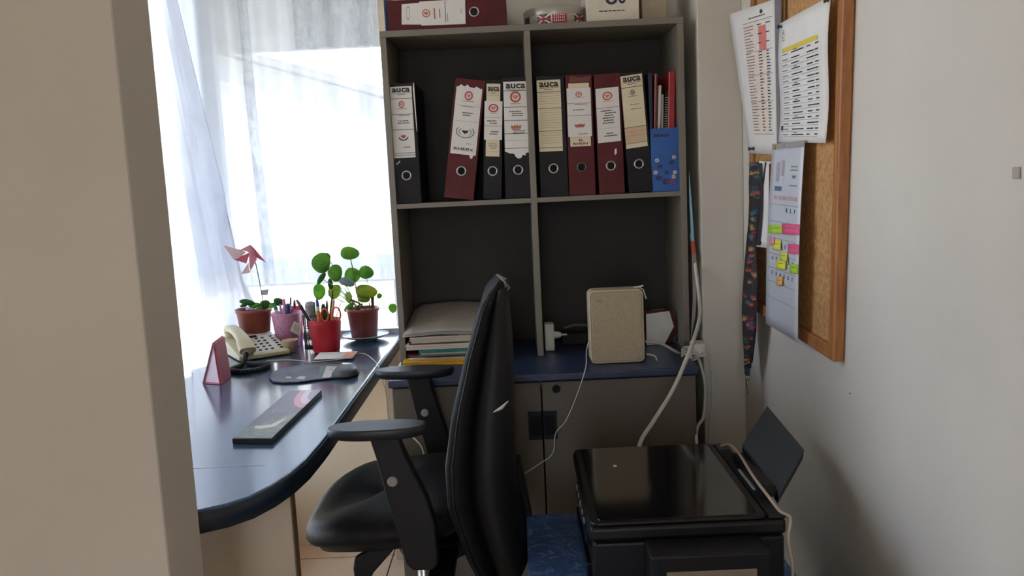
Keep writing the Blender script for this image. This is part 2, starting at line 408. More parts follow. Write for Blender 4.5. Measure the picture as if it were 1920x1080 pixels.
# ================================================================== CURTAINS
zt = 2.3; YA = 2.10
T = at(325, 0, x=XL + .06); Bp = at(538, 652, y=YB - .045)
def lead(z):                # length along the wall path of the leading edge
    s = (z - Bp.z) / (T.z - Bp.z)
    full = (YB - .045) - YA
    a = T.y - YA; b = full + (Bp.x - (XL + .045))
    return b + (a - b) * min(max(s, 0), 1.25)
def curtA(u, v):
    z = zt - (zt - (DT + .008)) * v; L = lead(z); s = L * u; full = (YB - .045) - YA
    amp = .016 * (0.5 + .5 * v); w1 = math.sin(u * 34) * amp + math.sin(u * 13 + 1) * amp * .6
    if s < full - .06: p = V((XL + .058 + w1 * .8, YA + s, z))
    else:
        k = min((s - full + .06) / .12, 1); e = max(s - full - .06, 0)
        p = V((XL + .058, YA + full - .06, z)).lerp(V((XL + .10, YB - .085, z)), k) + V((e, 0, 0)) + V((w1 * .5 * (1 - k), -abs(w1) * .6 * k, 0))
    return p
c = MB(); c.grid(curtA, 150, 40, SHEER)
c.grid(lambda u, v: curtA(1 - .035 * (1 - u), v) + V((.003, -.003, 0)), 2, 40, SHEER)
simple('curtain', c, 'white sheer curtain across the left window, its edge slanting down behind the pinwheel', 'curtain')
LB = .36
cz = at(620, 500, y=YB - .03).z; cz2 = at(620, 528, y=YB - .03).z; cx0 = XL + .06; cx1 = at(707, 20, y=YB - .03).x
def curtB(u, v, z0, z1, o=0):
    z = z0 + (z1 - z0) * v; x1 = cx1 + .03 * min(1, max(0, (1.5 - z) / .6)); tot = LB + x1 - cx0; q = tot * u - LB
    wv = .010 * math.sin(u * 52) + .006 * math.sin(u * 97 + z)
    if q < -.04: return V((XL + .022 + o + wv * .5, YB - .026 + q + .0, z))
    if q < .04:
        k = (q + .04) / .08; return V((XL + .022, YB - .066, z)).lerp(V((cx0 + .04, YB - .026 - o, z)), k) + V((.012 * k * (1 - k), -.012 * k * (1 - k), 0))
    return V((cx0 + q, YB - .026 + wv - o, z))
cb = thing('curtain', (-.65, YB - .03, cz2), 'white sheer curtain with a lace hem ending above the potted plants at the back window', 'curtain')
c = MB(); c.grid(lambda u, v: curtB(u, v, zt, cz), 130, 20, SHEER2); c.build('curtain_cloth', cb)
c = MB(); c.grid(lambda u, v: curtB(u, v, cz, cz2), 130, 3, LACE); c.build('lace_hem', cb)
c = MB(); c.grid(lambda u, v: curtB(.50 + .04 * u, v, 2.2, cz2, .004), 5, 20, LACE)
c.grid(lambda u, v: curtB(.70 + .30 * u, v, zt, at(620, 90, y=YB - .03).z, .004), 40, 8, LACE); c.build('lace_band', cb)
c = MB(); c.tube([(XL + .04, 1.24, zt + .01), (XL + .04, 2.70, zt + .01)], .009, ALU); simple('curtain_rod', c, 'white rod carrying the curtain of the left window', 'curtain rod')
c = MB(); c.tube([(XL + .09, YB - .028, zt + .01), (-.26, YB - .028, zt + .01)], .009, ALU); simple('curtain_rod', c, 'white rod carrying the lace hemmed curtain at the back', 'curtain rod')

# ================================================================== DESK
dk = thing('desk', (-.68, 2.0, 0), 'long blue desk with a curved end running along the window wall', 'desk')
XE = -.388; XD0 = -.965; Y0 = 1.222
prof = [(XE, 2.745), (XE, 1.62), (-.389, 1.56)]
prof += [(at(px, py, z=DT).x, at(px, py, z=DT).y) for px, py in ((575, 862), (545, 888), (510, 911), (470, 931), (425, 946), (370, 958))]
prof += [(-.556, 1.2335), (-.60, Y0)]
prof += [(XD0, Y0), (XD0, 2.745)]
c = MB(); c.prism([(x, y, DT - .03) for x, y in prof][::-1], (0, 0, .03), DESKB); c.build('desk_top', dk, bevel=.006, seg=3)
c = MB(); n_ = len(prof) - 2
ed = [V((x, y, 0)) for x, y in prof[:n_]]
nrm = []
for i in range(n_):
    t = (ed[min(i + 1, n_ - 1)] - ed[max(i - 1, 0)]).normalized(); nrm.append(V((-t.y, t.x, 0)))
vs = []
for i in range(n_):
    for o, z in ((.0, DT - .003), (.0035, DT - .005), (.0035, DT - .036), (-.012, DT - .036)): vs.append(ed[i] + nrm[i] * o + V((0, 0, z)))
c.add(vs, [(i * 4 + k, i * 4 + k + 1, i * 4 + 4 + k + 1, i * 4 + 4 + k) for i in range(n_ - 1) for k in range(3)], mat('dark_blue_edging', (22, 36, 52), .35), True)
c.build('edge_trim', dk)
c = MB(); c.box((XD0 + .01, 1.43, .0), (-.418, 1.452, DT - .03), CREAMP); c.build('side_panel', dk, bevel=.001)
c = MB(); c.box((-.418, 1.429, .0), (-.4155, 1.453, DT - .031), mat('brown_edge_strip', (120, 98, 74), .6)); c.build('edge_strip', dk)
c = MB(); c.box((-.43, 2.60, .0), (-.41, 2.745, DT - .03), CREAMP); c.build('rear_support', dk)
c = MB(); jy = at(400, 877, z=DT).y; c.box((XD0 + .01, jy - .0008, DT), (-.46, jy + .0006, DT + .0002), mat('seam', (84, 100, 126), .4)); c.build('seam', dk)

# ================================================================== CUPBOARD + WORKTOP + BOOKCASE
cx0_, cx1_ = -.325, .437; YC = 2.065
cp = thing('cupboard', (.06, 2.28, 0), 'low taupe two-door cupboard under the blue worktop', 'cabinet')
c = MB()
for a, b in (((cx0_, YC + .018, .06), (cx0_ + .018, 2.51, .70)), ((cx1_ - .018, YC + .018, .06), (cx1_, 2.51, .70)), ((cx0_ + .018, YC + .018, .06), (cx1_ - .018, 2.51, .078)),
             ((cx0_ + .018, 2.5, .078), (cx1_ - .018, 2.51, .70)), ((cx0_ + .02, YC + .04, 0), (cx1_ - .02, 2.5, .06)), ((cx0_ + .018, YC + .018, .682), (cx1_ - .018, 2.5, .70))): c.box(a, b, GREY)
c.build('body', cp, bevel=.001)
dx = at(1017, 780, y=YC).x
hz0 = at(1017, 823, y=YC).z; hz1 = at(1017, 771, y=YC).z
for k, (a, b) in enumerate(((cx0_ + .001, dx - .002), (dx + .002, cx1_ - .001))):
    c = MB(); c.box((a, YC, .065), (b, YC + .017, .697), DOORM); d = c.build('door', cp, bevel=.0012)
    hw = .034
    h0, h1 = (b - hw, b - .001) if k == 0 else (a + .001, a + hw)
    c = MB(); c.box((h0, YC - .006, hz0), (h1, YC + .001, hz1), PLAST)
    e0, e1 = (h0 + .006, h1) if k == 0 else (h0, h1 - .006)
    c.box((e0, YC - .0065, hz0 + .010), (e1, YC - .0058, hz1 - .010), HOLE); tag(c.build('handle', d, bevel=.0015), 'black square recessed pull')
    if k:
        L = at(1043, 729, y=YC); c = MB(); Mr = Matrix.Rotation(PI / 2, 3, 'X')
        c.lathe((L.x, YC + .001, L.z), [(.0105, 0), (.0105, .004), (.008, .005), (.008, .0025)], PLAST, 20, Mr)
        c.lathe((L.x, YC - .0018, L.z), [(.0075, 0), (.0075, .0015)], HOLE, 16, Mr); tag(c.build('lock', d), 'round black lock')
wt = MB(); wt.box((-.333, 2.055, .7005), (.445, 2.535, DT), BLUE); simple('worktop', wt, 'dark blue worktop lying on the taupe cupboard', 'worktop', bevel=.004, seg=3)

bk = thing('bookcase', (.07, 2.4, DT), 'grey open bookcase of four compartments standing on the blue worktop', 'bookcase')
X0, X1 = -.329, .466; ZT = H + .405; ZS = H - .047; YS = 2.27; YE = 2.525; th = .0165
def bbox(n, a, b, m=GREY, lab=None):
    q = MB(); q.box(a, b, m); return tag(q.build(n, bk, bevel=.0012), lab)
bbox('side_panel', (X0, YS, DT + .0005), (X0 + th, YE, ZT - th)); bbox('side_panel', (X1 - th, YS, DT + .0005), (X1, YE, ZT - th))
XM = .0565; bbox('divider', (XM - th / 2, YS + .001, DT + .0005), (XM + th / 2, YE - .01, ZT - th))
bbox('top_panel', (X0, YS, ZT - th), (X1, YE, ZT))
bbox('shelf', (X0 + th, YS + .001, ZS - th * .8), (XM - th / 2, YE - .01, ZS)); bbox('shelf', (XM + th / 2, YS + .001, ZS - th * .8), (X1 - th, YE - .01, ZS))
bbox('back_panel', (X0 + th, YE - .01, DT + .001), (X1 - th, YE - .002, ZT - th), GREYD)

# ================================================================== BINDERS
def label_print(mb, P, spec):
    for e in spec:
        k = e[0]
        if k == 'auca':
            m_text(mb, P, 'auca', .1, e[1], .92, e[1] + e[2], INK, .03); m_rect(mb, P, .1, e[1] + e[2] * 1.12, .92, e[1] + e[2] * 1.2, INK)
            m_lines(mb, P, .32, .7, e[1] + e[2] * 1.4, 1, .03, INKG, .05)
        elif k == 'bar': m_rect(mb, P, 0.0, e[1], 1, e[1] + .007, INK)
        elif k == 'thin': m_rect(mb, P, .05, e[1], .95, e[1] + .003, INKG)
        elif k == 'logo':
            m_ring(mb, P, .5, e[1], e[2] * 1.15, e[2] * e[4] * 1.15, .3, e[3]); m_heart(mb, P, .5, e[1], e[2] * .62, e[2] * e[4] * .62, SALMON if e[3] is not INKG else INKG)
            m_lines(mb, P, .28, .74, e[1] + e[2] * e[4] * 1.35, 1, .022, e[3], .05)
        elif k == 'lines': m_lines(mb, P, e[4] if len(e) > 4 else .15, .88, e[1], e[2], e[3], INK if len(e) < 6 else e[5], .3)
        elif k == 'rhein': m_text(mb, P, 'RHEIN', e[3] if len(e) > 3 else .15, e[1], .85, e[1] + e[2], INK, .02)
        elif k == 'tri':
            m_poly(mb, P, [(.40, e[1] + .05), (.47, e[1]), (.53, e[1] + .05)], INKR); m_poly(mb, P, [(.5, e[1] + .05), (.56, e[1] + .01), (.63, e[1] + .05)], INKR)
        elif k == 'hands':
            m_heart(mb, P, .5, e[1], .13, .03, INKR); m_ring(mb, P, .5, e[1], .24, .06, .3, INKB, .2, PI - .2, 14)
        elif k == 'care':
            m_heart(mb, P, .5, e[1], .13, .035, INK); m_ring(mb, P, .5, e[1], .36, .09, .08, INK, .6, PI - .6, 14); m_ring(mb, P, .5, e[1], .36, .09, .08, INK, -.7, .7, 10)
            m_ring(mb, P, .5, e[1], .36, .09, .08, INK, PI - .7, PI + .7, 10); m_ring(mb, P, .5, e[1], .25, .065, .1, INKG, -.9, .9, 10); m_ring(mb, P, .5, e[1], .25, .065, .1, INKG, PI - .9, PI + .9, 10)
        elif k == 'crown':
            u, v = .5, e[1]; m_poly(mb, P, [(u - .2, v + .03), (u - .22, v - .02), (u - .1, v), (u - .06, v - .03), (u, v - .005), (u + .07, v - .03), (u + .1, v), (u + .22, v - .025), (u + .2, v + .03)], e[2])
            m_rect(mb, P, u - .17, v + .034, u + .17, v + .05, e[2])
        elif k == 'patch': m_rect(mb, P, e[1], e[2], e[3], e[4], e[5], .0003)
RB = math.radians
def scrap(name, pts, m=None, y=-.0012):
    t, M, wd, hgt = t_M[0]; c = MB(); c.add([M @ V((u * wd, y, v * hgt)) for u, v in pts], [tuple(range(len(pts)))], m or PAPER); c.build(name, t, solid=.0004)
def binder(xb0, xb1, yb, ang, wpx, Y, hgt, col, ringm, lab, spec, sheets, label, cover_lab=None, dep=.215):
    """standing lever arch file: bottom spine edge from pixel xb0 to xb1, leaning by ang degrees to the right"""
    zb = ZS; A = at(xb0, yb, y=Y); B = at(xb1, yb, y=Y); wd = abs(B.x - A.x) * wpx
    a = RB(ang); uu = V((math.cos(a), 0, -math.sin(a))); vv = V((math.sin(a), 0, math.cos(a)))
    O = V((B.x, Y, zb)) - uu * wd if ang > 0 else V((A.x, Y, zb))
    O.z += .0006
    M = Matrix((uu, V((0, 1, 0)), vv)).transposed().to_4x4(); M.translation = O
    t = thing('ring_binder', V((O.x + wd / 2, Y, zb)), label, 'binder', 'lever arch files standing on the bookcase shelf')
    c = MB(); c.box((0, 0, 0), (wd, .0025, hgt), col, M); c.box((0, .0025, 0), (.0025, dep, hgt), col, M); c.box((wd - .0025, .0025, 0), (wd, dep, hgt), col, M)
    c.build('cover', t, bevel=.0008)
    c = MB(); c.box((.006, .02, .006), (wd - .010, dep - .01, hgt - .016), PAPER, M); c.build('paper_block', t)
    def W3(u, w_, z): return M @ V((u, w_, z))
    hv = .063 / .318 * hgt + .012; Mr = M.to_3x3() @ Matrix.Rotation(PI / 2, 3, 'X')
    c = MB(); c.lathe(W3(wd / 2, 0, hv), [(.0095, 0), (.0140, 0), (.0140, .001), (.0125, .0022), (.0105, .0022), (.0095, .001)], ringm, 26, Mr, cap=False); c.build('finger_ring', t)
    c = MB(); c.lathe(W3(wd / 2, -.0003, hv), [(.0100, 0), (.0100, .0003)], HOLE, 22, Mr); c.build('finger_hole', t)
    for li, (u0, u1, v0, v1, m, tilt, sp) in enumerate(sheets):
        q = MB(); dz = tilt * wd; yo_ = -.0006 - .0024 * li
        P = Patch(W3(u0 * wd, yo_, v1 * hgt - dz), W3(u1 * wd, yo_, v1 * hgt + dz), W3(u1 * wd, yo_, v0 * hgt + dz), W3(u0 * wd, yo_, v0 * hgt - dz))
        if P.n.y > 0: P.n = -P.n
        q.grid(lambda a_, b_: P.p(a_, b_), 1, 1, m, smooth=False); s = q.build('label_sheet', t, solid=.0004)
        q = MB(); label_print(q, P, sp)
        if q.v: q.build('print', s)
    t['_k'] = 0; del t['_k']; t_M[0] = (t, M, wd, hgt)
    return t
t_M = [None]
RING = mat('ring_nickel', (170, 166, 160), .35, metal=1)
RINGD = mat('ring_dark', (96, 92, 88), .4, metal=.8)
Yb = 2.284
r4 = .42
binder(740, 790, 372, 0, 1, Yb, .317, BLACK, RING, 0, 0, [
    (.07, .88, .385, .975, PAPER, .0, [('auca', .02, .06), ('bar', .165), ('logo', .25, .12, INKR, .34), ('bar', .385), ('lines', .40, 1, .02, .3), ('lines', .475, 2, .03), ('bar', .6), ('hands', .70), ('lines', .845, 1, .03, .44), ('bar', .93), ('bar', .96)])],
    'black binder standing alone at the window end of the shelf, heart in hands label')
scrap('sleeve_edge', [(.93, .95), (.96, 1.0), (.985, 1.0), (1.0, .6), (.98, .6)])
scrap('torn_scrap', [(.13, .335), (.2, .345), (.3, .365), (.28, .35), (.17, .33)])
binder(832, 887, 369, 8.8, 1, Yb, .317, MAROON, RING, 0, 0, [
    (.06, .93, .375, .93, PAPER, .0, [('logo', .12, .14, INKR, .42), ('thin', .27), ('lines', .28, 1, .02, .2), ('lines', .37, 2, .035), ('thin', .5), ('care', .66), ('lines', .83, 1, .02, .45), ('rhein', .90, .035, .12), ('thin', .94)])],
    'maroon binder leaning to the right in the window side compartment')
scrap('torn_scrap', [(.1, .925), (.9, .925), (.72, .945), (.66, .93), (.5, .935), (.42, .955), (.34, .935), (.2, .95)])
scrap('torn_scrap', [(.7, .38), (.86, .38), (.82, .35), (.76, .345)])
binder(906, 940, 368, 3.6, 1, Yb + .002, .315, BLACK, RING, 0, 0, [
    (.1, .85, .36, .965, CREAM, .0, [('auca', .04, .06), ('thin', .16), ('lines', .82, 3, .03, .15, INKG), ('thin', .93)]),
    (.0, .98, .50, .82, PAPER, .0, [('logo', .18, .24, INKR, .40), ('bar', .42), ('lines', .5, 2, .06), ('bar', .64), ('lines', .78, 2, .06, .2)])],
    'narrow black binder squeezed beside the leaning maroon one')
binder(948, 998, 368, 1.2, 1, Yb - .002, .318, BLACK, RING, 0, 0, [
    (.02, .90, .39, .965, PAPER, .0, [('auca', .03, .07), ('bar', .125), ('logo', .22, .2, INKR, .34), ('bar', .36), ('lines', .42, 3, .03, .2), ('bar', .55), ('crown', .64, INKO), ('lines', .70, 2, .03, .3), ('bar', .74), ('thin', .84), ('bar', .95)])
    ],
    'black binder against the divider with a torn white label bottom')
scrap('torn_label', [(.04, .395), (.88, .395), (.92, .38), (.78, .375), (.8, .355), (.68, .36), (.62, .335), (.5, .33), (.42, .345), (.36, .37), (.2, .375), (.04, .39)])
binder(1014, 1066, 366, 0, 1, Yb, .318, BLACK, RING, 0, 0, [
    (.02, .86, .38, .968, CREAM, .0, [('auca', .03, .07), ('bar', .165)] + [('thin', .19 + .035 * i) for i in range(5)] + [('bar', .39)] + [('thin', .42 + .035 * i) for i in range(8)] + [('bar', .71)] + [('thin', .74 + .035 * i) for i in range(5)] + [('bar', .945)])],
    'black binder right of the divider with a blank cream ruled label')
binder(1068, 1117, 363, 0, 1, Yb, .318, MAROON, RINGD, 0, 0, [
    (.1, .88, .41, .93, CREAM, .0, [('tri', .87), ('rhein', .94, .035, .15)]),
    (.03, .93, .49, .89, PAPER, .0, [('logo', .13, .12, INKO, .40), ('bar', .31), ('lines', .33, 1, .03, .3), ('lines', .44, 1, .04), ('bar', .56), ('crown', .76, INKR), ('lines', .94, 1, .03, .3)])],
    'maroon binder with a scuffed top and a red crown on its label')
scrap('scuffed_patch', [(.12, .935), (.9, .94), (.96, .985), (.5, .975), (.2, .99)], mat('scuffed_maroon', (112, 62, 58), .7), -.0004)
binder(1124, 1172, 361, -.9, 1, Yb, .316, MAROON, RING, 0, 0, [
    (.04, .93, .435, .885, PAPER, .02, [('logo', .15, .19, INKO, .36), ('bar', .36), ('lines', .41, 6, .045, .15), ('thin', .74), ('lines', .83, 2, .045, .2)]),
    (.66, .74, .33, .375, PAPER, .03, [])],
    'maroon binder with a red heart label, second from the black one by the blue file')
binder(1180, 1225, 359, -3.2, 1, Yb, .317, BLACK, RING, 0, 0, [
    (.03, .92, .375, .975, CREAM, .02, [('auca', .02, .07), ('bar', .16), ('logo', .24, .1, INKG, .34), ('lines', .40, 1, .025, .2, INKG), ('lines', .46, 1, .025, .3, INKG), ('patch', .02, .72, .98, .925, mat('label_salmon', (214, 184, 152), .8)), ('bar', .71), ('thin', .77), ('thin', .83), ('bar', .93)])],
    'black binder tilting left beside the blue file box, cream label')

# binder lying on top of the bookcase
t = thing('ring_binder', (-.15, Yb, ZT), 'maroon binder lying on its side on top of the bookcase', 'binder', 'files kept on top of the bookcase')
a = at(728, 46, y=Yb).x; b = at(951, 42, y=Yb).x; zz = ZT + .0008; c = MB(); hh = .078
c.box((a, Yb, zz), (b, Yb + .0025, zz + hh), MAROON); c.box((a, Yb + .0025, zz), (b, Yb + .24, zz + .0025), MAROON); c.box((a, Yb + .0025, zz + hh - .0025), (b, Yb + .24, zz + hh), MAROON); c.build('cover', t, bevel=.0008)
c = MB(); c.box((a + .01, Yb + .02, zz + .006), (b - .006, Yb + .23, zz + hh - .008), PAPER); c.build('paper_block', t)
Rr = Matrix.Rotation(PI / 2, 3, 'X'); Q = at(889, 22, y=Yb)
c = MB(); c.lathe((Q.x, Yb, Q.z), [(.0095, 0), (.0140, 0), (.0140, .001), (.0125, .0022), (.0105, .0022), (.0095, .001)], RING, 26, Rr, cap=False); c.build('finger_ring', t)
c = MB(); c.lathe((Q.x, Yb - .0003, Q.z), [(.0100, 0), (.0100, .0003)], HOLE, 22, Rr); c.build('finger_hole', t)
def pq(pts, y): return [at(px, py, y=y) for px, py in pts]
for pts, kind in ((((753, 8), (820, 3), (820, 46), (753, 46)), 0), (((786, 3), (872, -2), (873, 45), (790, 48)), 1)):
    P = Patch(*pq(pts, Yb - .0008 - .0006 * kind)); 
    if P.n.y > 0: P.n = -P.n
    q = MB(); q.grid(lambda a_, b_: P.p(a_, b_), 1, 1, PAPER, smooth=False); s = q.build('label_sheet', t, solid=.0004); q = MB()
    if kind == 0: m_ring(q, P, .18, .45, .05, .33, .15, INKG); 
    else:
        m_ring(q, P, .13, .5, .09, .17, .25, INKO); m_heart(q, P, .13, .5, .05, .09, INKO); m_rect(q, P, .3, .3, .33, .75, INKO); m_rect(q, P, .42, .35, .44, .7, INKG)
        m_rect(q, P, .55, .05, .562, .9, INK); m_rect(q, P, .60, .55, .61, .88, INK); m_rect(q, P, .9, .38, .91, .55, INKG)
    q.build('print', s)
# blue folder behind it
c = MB(); x0 = at(726.5, 40, y=2.33).x; c.box((x0 - .006, 2.32, ZT + .0005), (x0 - .001, 2.50, ZT + .12), mat('navy_card', (34, 60, 110), .5)); simple('folder', c, 'thin navy folder standing at the left end of the bookcase top', 'folder', bevel=.0008)

# tin with union flags
tc_ = at(1041, 38, y=2.37); tr = .084; t = thing('biscuit_tin', (tc_.x, 2.38, ZT), 'round silver biscuit tin printed with British flags on top of the bookcase', 'tin')
z0 = ZT + .0008; c = MB(); c.lathe((tc_.x, 2.38, z0), [(tr - .003, 0), (tr, .003), (tr, .036)], mat('tin_print', (196, 190, 184), .35, metal=.3), 48); c.build('body', t)
c = MB(); c.lathe((tc_.x, 2.38, z0), [(tr + .002, .030), (tr + .0025, .045), (tr - .001, .050), (tr - .012, .052)], mat('tin_lid', (186, 180, 168), .35, metal=.6), 48); c.build('lid', t)
FR = mat('flag_red', (170, 34, 44), .4); FB = mat('flag_navy', (30, 34, 66), .4); FWh = mat('flag_white', (226, 220, 214), .4)
def tinP(a0, a1, za, zb_, m, off, mb):
    n = 6; vs = []
    for i in range(n + 1):
        a = a0 + (a1 - a0) * i / n
        for z in (za, zb_): vs.append((tc_.x + (tr + off) * math.sin(a), 2.38 - (tr + off) * math.cos(a), z))
    mb.add(vs, [(2 * i, 2 * i + 2, 2 * i + 3, 2 * i + 1) for i in range(n)], m)
def tinT(a0, a1, pts, m, off, mb):
    vs = [(tc_.x + (tr + off) * math.sin(a0 + (a1 - a0) * u), 2.38 - (tr + off) * math.cos(a0 + (a1 - a0) * u), z0 + .003 + .025 * v) for u, v in pts]
    mb.add(vs, [tuple(range(len(pts)))], m)
for cA in (-1.9, -.42, .82, 2.3):
    c = MB(); a0, a1 = cA - .23, cA + .23; tinP(a0, a1, z0 + .003, z0 + .028, FWh, .0004, c)
    for p3 in ([(.12, 0), (.42, 0), (.42, .3)], [(0, .12), (0, .38), (.3, .38)]):
        for fx in (0, 1):
            for fy in (0, 1): tinT(a0, a1, [((1 - u) if fx else u, (1 - v) if fy else v) for u, v in p3], FB, .0009, c)
    tinP(cA - .03, cA + .03, z0 + .003, z0 + .028, FR, .0012, c); tinP(a0, a1, z0 + .0125, z0 + .0185, FR, .0012, c); c.build('flag', t)
c = MB(); a0 = -.14; a1 = .32; tinP(a0, a1, z0 + .004, z0 + .027, FR, .0008, c)
for zz_ in (.008, .015, .022):
    for k in range(6): tinP(a0 + .05 + k * .062, a0 + .085 + k * .062, z0 + zz_, z0 + zz_ + .004, FWh, .0013, c)
c.build('bus_print', t)
c = MB(); tinP(-1.35, -1.0, z0 + .003, z0 + .028, FB, .0008, c); c.build('dark_print', t)

# white box and beige box on top
def boxes(px0, px1, pyb, y, hgt, m, name, lab, cat, dep=.16):
    A = at(px0, pyb, y=y).x; B = at(px1, pyb, y=y).x; t = thing(name, ((A + B) / 2, y, ZT), lab, cat)
    c = MB(); c.box((A, y, ZT + .0008), (B, y + dep, ZT + hgt), m); c.build('body', t, bevel=.002)
    c = MB(); c.box((A - .0006, y - .0006, ZT + hgt), (B + .0006, y + dep, ZT + hgt + .004), m); c.build('lid', t, bevel=.001)
    return A, B, t
A, B, t = boxes(1100, 1199, 33, 2.30, .12, mat('white_box', (222, 214, 198), .6), 'gift_box', 'white box with a dark logo cut off by the picture edge, on the bookcase', 'box')
P = Patch((A, 2.30, ZT + .12), (B, 2.30, ZT + .12), (B, 2.30, ZT), (A, 2.30, ZT)); P.n = V((0, -1, 0)); q = MB()
NAV = mat('ink_navy', (36, 34, 74), .5)
m_ring(q, P, .48, .53, .11, .10, .55, NAV); m_ring(q, P, .68, .51, .07, .11, .5, NAV); m_lines(q, P, .22, .76, .75, 1, .035, NAV, .05, .4); q.build('print', t)
boxes(1204, 1251, 31, 2.34, .13, mat('beige_box', (176, 162, 140), .6), 'storage_box', 'plain beige box beside the white logo box on the bookcase', 'box', .14)
# conduit on the wall behind
pz = at(1274, 10, y=2.532).x
c = MB(); c.tube([(pz, 2.535, ZT - .4), (pz, 2.535, 2.48)], .004, WALL, 10); simple('conduit', c, 'thin painted conduit running up the back wall near the corner', 'conduit')

# blue file holder and its contents
BLUEF = mat('blue_card', (34, 92, 170), .4, rgb2=(28, 80, 156), scale=10)
A = at(1222, 353, y=2.285).x; B = at(1277, 353, y=2.285).x; zt_ = at(1250, 240, y=2.285).z
t = thing('file_holder', ((A + B) / 2, 2.4, ZS), 'bright blue file box with white flowers at the right end of the shelf', 'file holder')
c = MB(); e = .002
c.box((A, 2.285, ZS + .0006), (B, 2.285 + e, zt_), BLUEF); c.box((A, 2.287, ZS + .0006), (B, 2.50, ZS + .003), BLUEF); c.box((A, 2.287, ZS + .003), (A + e, 2.50, zt_), BLUEF); c.box((B - e, 2.287, ZS + .003), (B, 2.50, zt_), BLUEF); c.box((A, 2.498, ZS + .003), (B, 2.50, zt_), BLUEF)
c.build('body', t)
P = Patch((A, 2.285, zt_), (B, 2.285, zt_), (B, 2.285, ZS), (A, 2.285, ZS)); P.n = V((0, -1, 0)); q = MB()
m_lines(q, P, .1, .6, .09, 1, .07, NAV, .05, .4); DB = mat('deep_blue', (22, 52, 110), .5)
for u, v in ((.78, .46), (.14, .69), (.80, .70), (.75, .77), (.2, .5)):
    for k in range(5):
        a = 2 * PI * k / 5; m_ring(q, P, u + .04 * math.cos(a), v + .018 * math.sin(a), .035, .016, .99, FWh, n=8)
    m_ring(q, P, u, v, .02, .01, .99, FR, n=8, off=.0012)
for u, v, a in ((.25, .78, .12), (.5, .84, .14), (.7, .54, .1), (.3, .60, .1), (.52, .7, .08)): m_ring(q, P, u, v, a, a * .35, .99, DB, n=12, off=.0004)
m_rect(q, P, .5, .83, .82, .86, FR); q.build('flower_print', t)
RED1 = mat('red_card', (176, 32, 36), .35); RED2 = mat('dark_red_card', (140, 28, 40), .4); NAVC = mat('navy_cover', (26, 36, 66), .5)
def thin_item(x0p, x1p, ytop, lean, m, name, lab, cat, y=2.31, spiral=False):
    a = at(x0p, 240, y=y).x; b = at(x1p, 240, y=y).x; zt2 = at((x0p + x1p) / 2, ytop, y=y).z; zb = ZS + .004; d = math.tan(RB(lean)) * (zt2 - zb) * .5
    t = thing(name, ((a + b) / 2, y + .08, zb), lab, cat, 'folders and notebooks in the blue file box')
    P0 = [(a - d, y, zb), (b - d, y, zb), (b + d, y, zt2), (a + d, y, zt2)]
    c = MB(); c.prism(P0, (0, .17, 0), m); c.build('cover', t, bevel=.0006)
    c = MB()
    if spiral:
        for k in range(26):
            f = .35 + k / 26 * .6; zc = zb + (zt2 - zb) * f; xc = (a + b) / 2 - d + 2 * d * f
            c.tube([(xc + .004 * math.cos(q_), y - .001 + .004 * math.sin(q_) - .002, zc) for q_ in [i * PI / 4 for i in range(8)]], .0007, WHITE, 5)
        c.build('spiral_binding', t)
    else:
        c.prism([(a - d + .001, y - .0006, zb), (a - d + .002, y - .0006, zb), (a + d + .002, y - .0006, zt2 - .002), (a + d + .001, y - .0006, zt2 - .002)], (0, .0004, 0), WHITE); c.build('edge_line', t)
a_ = at(1214, 145, y=2.30).x; nv_ = at(1218, 137, y=2.30).z; d8 = .0025
c = MB(); c.prism([(a_ + .006, 2.30, ZS + .001), (a_ + .0075, 2.30, ZS + .001), (a_ + .012, 2.30, nv_), (a_ + .001, 2.30, nv_)], (0, .19, 0), NAVC)
simple('folder', c, 'navy folder squeezed between the tilting black binder and the blue file box', 'folder')
thin_item(1226, 1231, 138, 2, RED2, 'folder', 'dark red folder rising from the blue file box, nearest the binders', 'folder')
thin_item(1232, 1237, 160, 3, PAPER, 'document', 'folded white sheets between the red folders in the blue file box', 'paper')
thin_item(1238.5, 1243, 177, 2, mat('grey_card', (176, 170, 164), .6), 'notebook', 'light grey notebook in the blue file box', 'notebook', 2.315)
thin_item(1244, 1250, 170, 3, BLACK, 'notebook', 'black notebook with a white spiral in the blue file box', 'notebook', 2.31, True)
thin_item(1252, 1264, 134, 2.2, RED1, 'folder', 'bright red thick folder, tallest in the blue file box', 'folder', 2.305)
thin_item(1266, 1272, 205, 1.5, mat('blue_grey_card', (120, 132, 150), .6), 'notebook', 'short blue grey notebook right of the bright red folder', 'notebook', 2.315)

